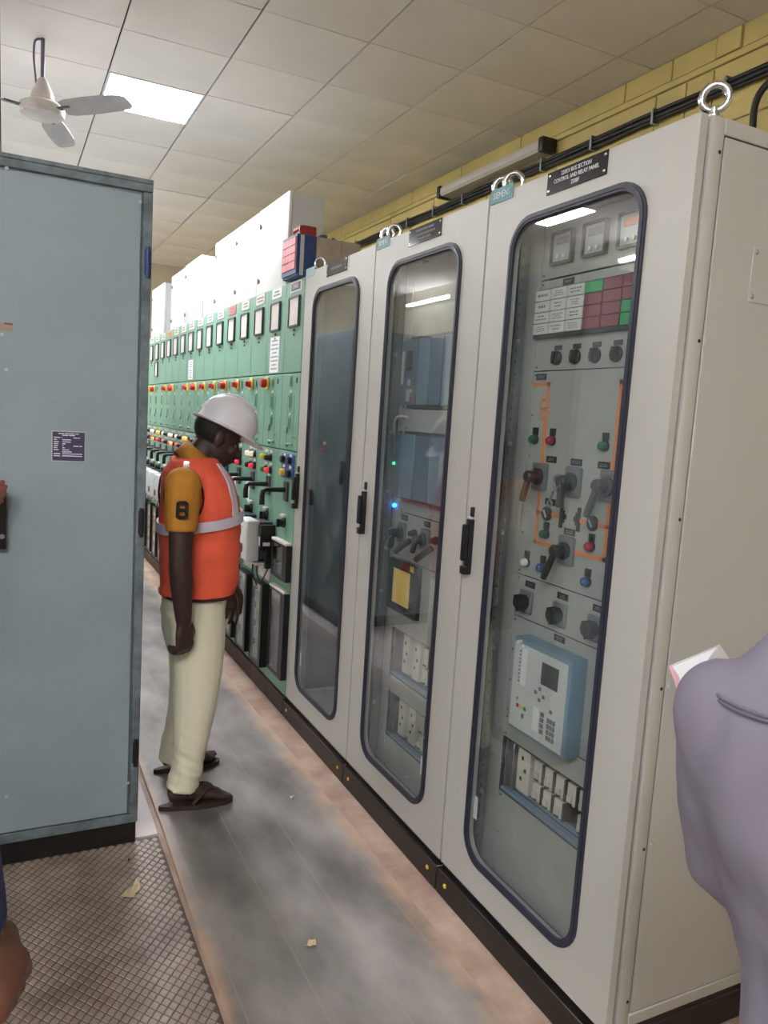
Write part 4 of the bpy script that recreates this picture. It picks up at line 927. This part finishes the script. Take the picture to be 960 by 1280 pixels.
def person(name, label, org, fang, c, group=None):
    f = V((math.cos(fang), math.sin(fang), 0)); l = V((-f.y, f.x, 0)); org = V(org)
    P = lambda q: org+f*q[0]+l*q[1]+V((0, 0, q[2]))
    D = lambda q: f*q[0]+l*q[1]+V((0, 0, q[2]))
    def ring(z, cf, cl, rf, rl, n=30, e=2.35):
        out = []
        for i in range(n):
            t_ = 2*PI*i/n; a, b = math.cos(t_), math.sin(t_)
            out.append(P((cf+rf*math.copysign(abs(a)**(2/e), a), cl+rl*math.copysign(abs(b)**(2/e), b), z)))
        return out
    t = thing(name, label, 'person', tuple(org), group)
    T = c['torso']; vox = c.get('vox', .006)
    h = V(c['head']); pit = c.get('pitch', 0); hy = c.get('hyaw', 0)
    hf = D((math.cos(pit)*math.cos(hy), math.cos(pit)*math.sin(hy), -math.sin(pit))); hl = D((-math.sin(hy), math.cos(hy), 0)); hu = hf.cross(hl)
    H = P(h); A = (hf, hl, hu); hp = lambda a, b, q: H+hf*a+hl*b+hu*q
    # ---- body: one continuous skin
    m = M()
    m.loft([ring(z, cf, cl, rf-.012, rl-.012) for z, cf, cl, rf, rl in T])
    zt, cft, clt = T[-1][0], T[-1][1], T[-1][2]
    m.capsule([P((cft, clt, zt-.05)), P((cft+(h.x-cft)*.35, clt, zt+.02)), hp(-.025, 0, -.055)], [.06, .056, .054], 14)
    m.ball(hp(-.012, 0, .035), (.098, .076, .095), 14, A)                       # cranium
    m.ball(hp(.018, 0, -.035), (.072, .062, .075), 12, A); m.ball(hp(.042, 0, -.078), (.042, .042, .034), 10, A)   # jaw and chin
    m.ball(hp(.07, 0, .022), (.02, .05, .014), 8, A)                              # brow
    m.tube([hp(.083, 0, .008), hp(.098, 0, -.014), hp(.112, 0, -.03), hp(.09, 0, -.038)], [.009, .012, .016, .01], 10, smooth=3)   # nose
    m.ball(hp(.088, 0, -.056), (.014, .023, .0085), 8, A); m.ball(hp(.085, 0, -.07), (.013, .02, .0085), 8, A)   # lips
    for s in (-1, 1):
        m.ball(hp(.062, s*.04, -.025), (.022, .02, .022), 8, A)                   # cheek
        m.ball(hp(-.012, s*.077, -.008), (.02, .009, .033), 8, A)                 # ear
    for side in ('L', 'R'):
        sh, el, wr = [V(q) for q in c['arm'+side]]
        ak = .72 if c['sleeve'] == 1 else 1
        m.capsule([P(sh), P(sh+(el-sh)*.5), P(el), P(el+(wr-el)*.35), P(wr)], [.052*ak, .048*ak, .043*ak, .044*ak, .03], 14, 4)
        hd = c['hand'+side]; hand(m, P(wr), D(hd[0]), D(hd[1]), D(hd[2]), c.get('hk', 1), *(hd[3:]))
        hp_, kn, an = [V(q) for q in c['leg'+side]]
        m.capsule([P(hp_), P(hp_+(kn-hp_)*.5), P(kn), P(kn+(an-kn)*.35), P(an)], [.055, .056, .048, .046, .034], 14, 4)
        hl_, fd = V(c['foot'+side][0]), V(c['foot'+side][1]).normalized(); q = lambda a, b, z: P(hl_+fd*a+V((-fd.y, fd.x, 0))*b+V((0, 0, z)))
        m.tube([q(.0, 0, .034), q(.03, 0, .04), q(.08, 0, .046), q(.13, 0, .036), q(.18, 0, .026), q(.205, 0, .02)], [.026, .031, .034, .04, .044, .040], 14, r_v=[.026, .032, .04, .03, .02, .014], smooth=3, ref=V((-fd.y, fd.x, 0)) if False else D((-fd.y, fd.x, 0)))
        m.capsule([q(.045, 0, .05), P(an)], [.036, .036], 12)
        for k in range(5):
            b = (-.034+.017*k)*(1 if side == 'L' else -1)*-1
            m.capsule([q(.19, b*.95, .02), q(.245-.012*abs(k-1) if k else .242, b, .014)], [.011, .0085 if k else .011], 8, 2)
    sk = evaluated(m, vox, 5, .5); add('body', sk, c['skin'], t, smooth=0 or 180)
    body = t.children[-1] if False else None
    # ---- hair, eyes
    hm = M().ball(hp(-.012, 0, .03), (.098, .08, .086), 14, A)
    cut = [v for v in hm.bm.verts if ((v.co-H).dot(hu) < .035 and (v.co-H).dot(hf) > -.01) or (v.co-H).dot(hu) < -.045]
    bmesh.ops.delete(hm.bm, geom=cut, context='VERTS'); add('hair', hm, 'hair', t)
    for s in (-1, 1): add('eye', M().ball(hp(.068, s*.032, -.002), (.01, .012, .005), 8, A), 'eye', t)
    # ---- shirt
    m = M(); Ts = [q for q in T if q[0] >= c['shirt_hem']-.001]
    m.loft([ring(z, cf, cl, rf, rl) for z, cf, cl, rf, rl in Ts])
    cut = c['sleeve']
    for side in ('L', 'R'):
        sh, el, wr = [V(q) for q in c['arm'+side]]
        if cut < 1: m.capsule([P(sh), P(sh+(el-sh)*cut*.5)], [.068, .062], 16); m.tube([P(sh), P(sh+(el-sh)*cut*.5), P(sh+(el-sh)*cut)], [.066, .064, .058], 16, smooth=3)
        else:
            m.capsule([P(sh), P(sh+(el-sh)*.5), P(el)], [.066, .06, .048], 16); m.capsule([P(el), P(el+(wr-el)*.5), P(el+(wr-el)*.9)], [.047, .046, .04], 16)
    if c.get('yoke'): pass
    sm = evaluated(m, max(vox, .007), 4, .5)
    wr_ = c.get('wrinkle', .003)
    from mathutils import noise
    sm.bm.normal_update()
    for v in sm.bm.verts:
        q = v.co; v.co = q+v.normal*wr_*(noise.noise(V((q.x*14, q.y*14, q.z*5)))+.5*noise.noise(V((q.x*26+4, q.y*26, q.z*12))))
    add('shirt', sm, c['shirt'], t, smooth=180)
    if c.get('collar'):
        nk = P((cft+.012, clt, zt-.005)); cu = (hp(-.03, 0, -.05)-nk).normalized(); ca = (f-cu*f.dot(cu)).normalized(); cb = cu.cross(ca)
        rings = []
        for i in range(-13, 14):
            a = PI+i/13*PI*.86; ou = ca*math.cos(a)+cb*math.sin(a); fr_ = abs(i)/13
            hh = .052-.018*fr_
            b0 = nk+ou*(.07+.012*fr_)-cu*(.012+.03*fr_); tp = b0+cu*hh-ou*.004; lo = b0+ou*(.022+.012*fr_)-cu*(.012+.018*fr_)
            rings.append([b0, tp, tp+ou*.006+cu*.002, lo, lo-ou*.005])
        add('collar', M().loft(rings), c['shirt'], t, smooth=180)
    # ---- trousers
    m = M(); Tt = [q for q in T if q[0] <= c['waist']+.001]
    m.loft([ring(z, cf, cl, rf-.004, rl-.004) for z, cf, cl, rf, rl in Tt])
    for side in ('L', 'R'):
        lg = c['trouser'+side]
        m.tube([P(q[:3]) for q in lg], [q[3] for q in lg], 18, r_v=[q[4] for q in lg], smooth=4, ref=D((1, 0, 0)))
    tm = evaluated(m, max(vox, .007), 5, .5); tm.bm.normal_update()
    for v in tm.bm.verts:
        q = v.co; lo = max(0, min(1, (.45-q.z)/.3)); v.co = q+v.normal*(.0035*noise.noise(V((q.x*12, q.y*12, q.z*6)))+lo*.0075*noise.noise(V((q.x*9, q.y*9+3, q.z*34+q.x*18))))
    add('trousers', tm, c['trouser'], t, smooth=180)
    # ---- footwear
    for side in ('L', 'R'):
        hl_, fd = V(c['foot'+side][0]), V(c['foot'+side][1]).normalized(); q = lambda a, b, z: P(hl_+fd*a+V((-fd.y, fd.x, 0))*b+V((0, 0, z)))
        zf = c.get('zfloor', .0)
        out = []
        for i in range(24):
            a = 2*PI*i/24; x = .112+.148*math.cos(a); wd = .036+.012*math.cos(a); out.append((x, wd*math.sin(a)))
        sl = add('sandal', M().loft([[q(a, b, zf-hl_.z) for a, b in out], [q(a, b, zf+.019-hl_.z) for a, b in out]]), 'sandal', t)
        st = M()
        for s in (-1, 1): st.tube([q(.19, 0, .022), q(.165, s*.018, .054), q(.13, s*.04, .05), q(.09, s*.046, .01)], [.005, .007, .008, .007], 8, smooth=4)
        add('strap', st, 'sandal', sl)
    return t, ring, P, D, hp, A
# ---- the worker in the orange vest
T = [(.60, .70, 0, .10, .15), (.70, .695, 0, .122, .163), (.80, .695, 0, .128, .165), (.86, .70, 0, .128, .163), (.93, .713, 0, .136, .16), (1.02, .712, 0, .143, .162), (1.10, .712, 0, .143, .168), (1.18, .712, 0, .139, .176), (1.25, .706, 0, .132, .182), (1.31, .695, 0, .122, .178), (1.35, .688, 0, .106, .158), (1.385, .683, 0, .085, .115), (1.41, .686, 0, .07, .08)]
worker = dict(torso=T, head=(.772, 0, 1.488), pitch=math.radians(24), skin='skin', vox=.0052, zfloor=.0085, hk=1.2,
    armR=((.60, -.195, 1.315), (.592, -.225, 1.03), (.612, -.222, .80)), armL=((.70, .195, 1.31), (.76, .26, 1.05), (.915, .245, .83)),
    handR=((.08, .0, -1), (.75, .55, 0), (-.55, .8, 0), (.55, .8, .6), .02, .5), handL=((.05, 0, -1), (.6, -.5, 0), (-.4, -.8, 0), (.3, .35, .3), .1, .4),
    legR=((.69, -.085, .83), (.715, -.12, .46), (.625, -.145, .075)), legL=((.69, .085, .83), (.72, .125, .46), (.655, .17, .085)),
    footR=((.59, -.145, .03), (1, -.05, 0)), footL=((.625, .185, .03), (1, .06, 0)),
    shirt='mustard', shirt_hem=.86, sleeve=.62, collar=True, trouser='trouser', waist=.86,
    trouserR=[(.69, -.078, .80, .118, .088), (.70, -.09, .68, .108, .088), (.70, -.105, .54, .096, .082), (.686, -.12, .38, .082, .074), (.672, -.132, .22, .062, .064), (.652, -.14, .14, .06, .06), (.64, -.142, .088, .064, .062)],
    trouserL=[(.69, .078, .80, .118, .088), (.712, .095, .68, .105, .088), (.722, .115, .54, .094, .082), (.715, .135, .38, .08, .074), (.69, .152, .22, .062, .064), (.672, .165, .14, .058, .06), (.662, .17, .07, .058, .06)])
wt, ring, P, D, hp, HA = person('person', 'worker in white helmet and orange vest looking down at the green columns', (0, 3.08, 0), 0, worker)
VS = [(.855, .708, .146, .172), (.90, .716, .152, .172), (.97, .717, .156, .173), (1.05, .715, .160, .174), (1.12, .714, .158, .182), (1.18, .712, .155, .189), (1.25, .705, .147, .195), (1.31, .695, .137, .19), (1.35, .688, .121, .168), (1.385, .684, .099, .125), (1.405, .684, .084, .09)]
vm = evaluated(M().loft([ring(z, cf, 0, rf, rl) for z, cf, rf, rl in VS]), .007, 3, .5)
from mathutils import noise
vm.bm.normal_update()
for v in vm.bm.verts:
    q = v.co; v.co = q+v.normal*(.008*noise.noise(V((q.x*7, q.y*7, q.z*18)))+.005*noise.noise(V((q.x*18, q.y*18+7, q.z*9+q.x*9))))
vest = add('vest', vm, 'vest', wt, smooth=180)
def vsec(z):
    for a, b in zip(VS, VS[1:]):
        if a[0] <= z <= b[0]:
            t_ = (z-a[0])/(b[0]-a[0]); return [a[k]+(b[k]-a[k])*t_ for k in range(4)]
    return VS[0] if z < VS[0][0] else VS[-1]
def vpt(th, z, off, e=2.35):
    _, cf, rf, rl = vsec(z); a, b = math.cos(th), math.sin(th)
    return P((cf+(rf+off)*math.copysign(abs(a)**(2/e), a), (rl+off)*math.copysign(abs(b)**(2/e), b), z))
m = M(); n_ = 64; R_ = []
for i in range(n_+1):
    th = 2*PI*i/n_; z = 1.155+.032*math.cos(th)-.0
    R_.append([vpt(th, z-.02, .003), vpt(th, z+.02, .003), vpt(th, z+.02, .011), vpt(th, z-.02, .011)])
add('reflective_band', m.loft(R_, cap=False), 'reflective', vest, smooth=60)
for th0, z0_, z1_, nm in ((-.95, 1.17, 1.39, 0), (.95, 1.17, 1.39, 0), (-2.3, 1.14, 1.395, 0), (2.3, 1.14, 1.395, 0)):
    R_ = []
    for k in range(10):
        z = z0_+(z1_-z0_)*k/9; th = th0*(1-.1*k/9); w_ = .017/.16
        R_.append([vpt(th-w_, z, .002), vpt(th+w_, z, .002), vpt(th+w_, z, .011), vpt(th-w_, z, .011)])
    add('reflective_strip', M().loft(R_), 'reflective', vest, smooth=60)
hem = M().loft([[vpt(2*PI*i/48, z, o_) for i in range(48)] for z, o_ in ((.856, -.01), (.853, .001), (.862, .0035), (.866, -.002))], cap=False); add('vest_hem', hem, 'vest_trim', vest, smooth=60)
for s in (-1, 1):
    pts = []
    for k in range(25):
        a = 2*PI*k/24; q0 = (.618+.06*math.cos(a), 1.26+.095*math.sin(a)); _, cf, rf, rl = vsec(q0[1]); u_ = min(.97, abs(q0[0]-cf)/rf)
        pts.append(P((q0[0], s*(rl*(1-u_**2.35)**(1/2.35)+.001), q0[1])))
    add('armhole_trim', M().tube(pts, .0045, 8), 'vest_trim', vest)
# black 8 on the sleeve
m = M()
Y8 = 3.08-.2815
for z in (1.2555, 1.2285, 1.2015): m.box((.568, Y8, z-.006), (.599, Y8+.012, z+.006), .002)
for x in (.5665, .5995): m.box((x-.0055, Y8, 1.2), (x+.0055, Y8+.012, 1.257), .002)
sl8 = add('sleeve_number', m, 'black', wt, kind='stuff')
m = M()
# helmet
hm = M(); up_ = HA[2]; rings = []
prof = [(1.0, 0.0), (1.0, .018), (.985, .04), (.94, .066), (.85, .09), (.70, .111), (.5, .126), (.28, .134), (.1, .137), (.01, .1375)]
def hring(k, h, n=36, ex=0):
    out = []
    for i in range(n):
        a = 2*PI*i/n; ca, sa = math.cos(a), math.sin(a); rx = .122 if ca > 0 else .118
        ridge = 0
        out.append(hp(.012+ca*(rx*k+ex*(1+1.2*max(0, ca)**2)), sa*(.101*k+ex), .046+h-(.010*ca*ca if ex > 0.001 else 0)*max(0, ca)))
    return out
rings = [hring(.93, .002), hring(.99, -.006, ex=.0), hring(1.0, -.004, ex=.024), hring(1.0, .002, ex=.025), hring(1.0, .006, ex=.004)]+[hring(k, h) for k, h in prof[1:]]
helm = add('helmet', hm.loft(rings), 'helmet', wt, smooth=50)
rd = M()
for off in (-.018, .018):
    rd.tube([hp(.012+.121*math.cos(a)*1.005, off, .05+.1365*math.sin(a)*1.0) for a in [PI*.08+PI*.84*k/16 for k in range(17)]], .004, 8)
add('helmet_ridge', rd, 'helmet', helm, smooth=60)
# ---- person in grey shirt, seen from behind at the right edge
T2 = [(.60, 0, 0, .11, .15), (.70, 0, 0, .125, .158), (.82, 0, 0, .125, .15), (.92, 0, 0, .125, .148), (1.04, .0, 0, .13, .162), (1.14, 0, 0, .132, .182), (1.23, -.005, 0, .125, .19), (1.29, -.01, 0, .115, .185), (1.335, -.012, 0, .1, .16), (1.375, -.012, 0, .082, .12), (1.41, -.008, 0, .066, .08)]
def straight(pos, fang, dy, c):
    return c
base2 = dict(torso=T2, head=(.03, 0, 1.52), pitch=.25, skin='skin_mid', vox=.009, zfloor=.0,
    legR=((0, -.085, .82), (.01, -.1, .45), (-.02, -.11, .08)), legL=((0, .085, .82), (.01, .1, .45), (-.02, .11, .08)),
    footR=((-.06, -.11, .025), (1, -.1, 0)), footL=((-.06, .11, .025), (1, .1, 0)), waist=.74, shirt_hem=.70, sleeve=1, collar=True, trouser='dark_trouser',
    trouserR=[(0, -.07, .78, .105, .068), (.005, -.085, .62, .095, .075), (.01, -.1, .42, .08, .072), (-.01, -.108, .2, .066, .062), (-.015, -.11, .07, .064, .06)],
    trouserL=[(0, .07, .78, .105, .068), (.005, .085, .62, .095, .075), (.01, .1, .42, .08, .072), (-.01, .108, .2, .066, .062), (-.015, .11, .07, .064, .06)])
sh_ = lambda L_: [(a, b-.065, c_, d_, e_) for a, b, c_, d_, e_ in L_]
g = dict(base2); g.update(torso=[(z, cf, cl-.05*max(0, min(1, (1.16-z)/.22)), rf, rl) for z, cf, cl, rf, rl in T2], trouserR=sh_(base2['trouserR']), trouserL=sh_(base2['trouserL']), legR=((0, -.135, .82), (.01, -.15, .45), (-.02, -.16, .08)), legL=((0, .035, .82), (.01, .05, .45), (-.02, .06, .08)),shirt='shirt_grey', wrinkle=.012,
    zfloor=.0085, hyaw=-.5, footR=((-.06, -.16, .033), (1, -.1, 0)), footL=((-.06, .06, .033), (1, .1, 0)), armL=((.012, .16, 1.272), (.06, .132, 1.04), (.2, .02, 1.14)), armR=((0, -.185, 1.295), (.02, -.22, 1.05), (.2, -.17, 1.14)),
    handL=((.35, .5, .5), (.2, -.3, 1), (-.8, .3, 0), (.5, .6, .4), .03, .5), handR=((.6, .2, .3), (0, .3, 1), (.3, .8, 0), (.5, .6, .4), .03, .5))
gt, gring, GP, GD, _, _ = person('person', 'person in grey shirt seen from behind, holding papers beside the nearest grey cabinet', (.92, .514, 0), math.radians(50), g)
m = M()
for z in (1.296, 1.301):                      # stitched yoke seam across the back
    R_ = gring(z, -.01, 0, .1165, .186, 60); m.tube([p for k, p in enumerate(R_) if 16 <= k <= 44], .0022, 6)
add('yoke_seam', m, 'shirt_seam', gt)
pp = [V(q) for q in ((.908, .79, 1.218), (.894, .803, 1.258), (.963, .773, 1.295), (1.038, .783, 1.229))]
ps = thing('paper_sheet', 'white paper with a pink edge held by the person in grey shirt', 'paper', (.93, .85, 1.23))
nn = (pp[1]-pp[0]).cross(pp[2]-pp[0]).normalized()*.0015
add('sheet', M().loft([pp, [q+nn for q in pp]]), 'paper', ps, smooth=0)
e0 = [pp[0]+nn*1.1, pp[0]+(pp[3]-pp[0])*.16+nn*1.1, pp[1]+(pp[2]-pp[1])*.05+nn*1.1, pp[1]+nn*1.1]
e1 = [q-nn*1.3 for q in e0]
add('pink_edge', M().loft([[q+nn*.1 for q in e0], [q-nn*2.3 for q in e0]]), 'pink_paper', ps, smooth=0)
# ---- person in blue, arm hanging at the left edge
b = dict(base2); b.update(shirt='shirt_blue', vox=.0055,
    armR=((0, -.185, 1.30), (.0, -.218, 1.05), (.04, -.252, .795)), armL=((0, .185, 1.30), (0, .23, 1.05), (.04, .24, .82)),
    hk=1.2, handR=((.12, -.5, -1), (.9, -.5, 0), (0, 1, 0), (.35, .4, .3), .12, .2), handL=((.1, 0, -1), (1, 0, 0), (0, -1, 0)), zfloor=.0085,
    footR=((-.06, -.11, .033), (1, -.1, 0)), footL=((-.06, .11, .033), (1, .1, 0)))
person('person', 'person in dark blue long sleeves whose hand hangs at the lower left edge', (-.28, 1.16, 0), PI/2, b)
q3 = dict(base2); q3.update(shirt='shirt_white', vox=.0055, skin='skin_light', zfloor=.0085, footR=((-.06, -.11, .033), (1, -.1, 0)), footL=((-.06, .11, .033), (1, .1, 0)),
    armR=((0, -.185, 1.30), (.07, -.32, 1.10), (.262, -.474, 1.27)), armL=((0, .185, 1.30), (0, .23, 1.05), (.04, .24, .82)),
    handR=((.35, -1, .25), (-.2, .1, 1), (.9, .2, -.2), (.12, .15, .1), .04, .2), handL=((.1, 0, -1), (1, 0, 0), (0, -1, 0)))
person('person', 'person outside the left edge whose fingertip rests on the black cabinet handle', (-.60, 2.33, 0), PI/2, q3)
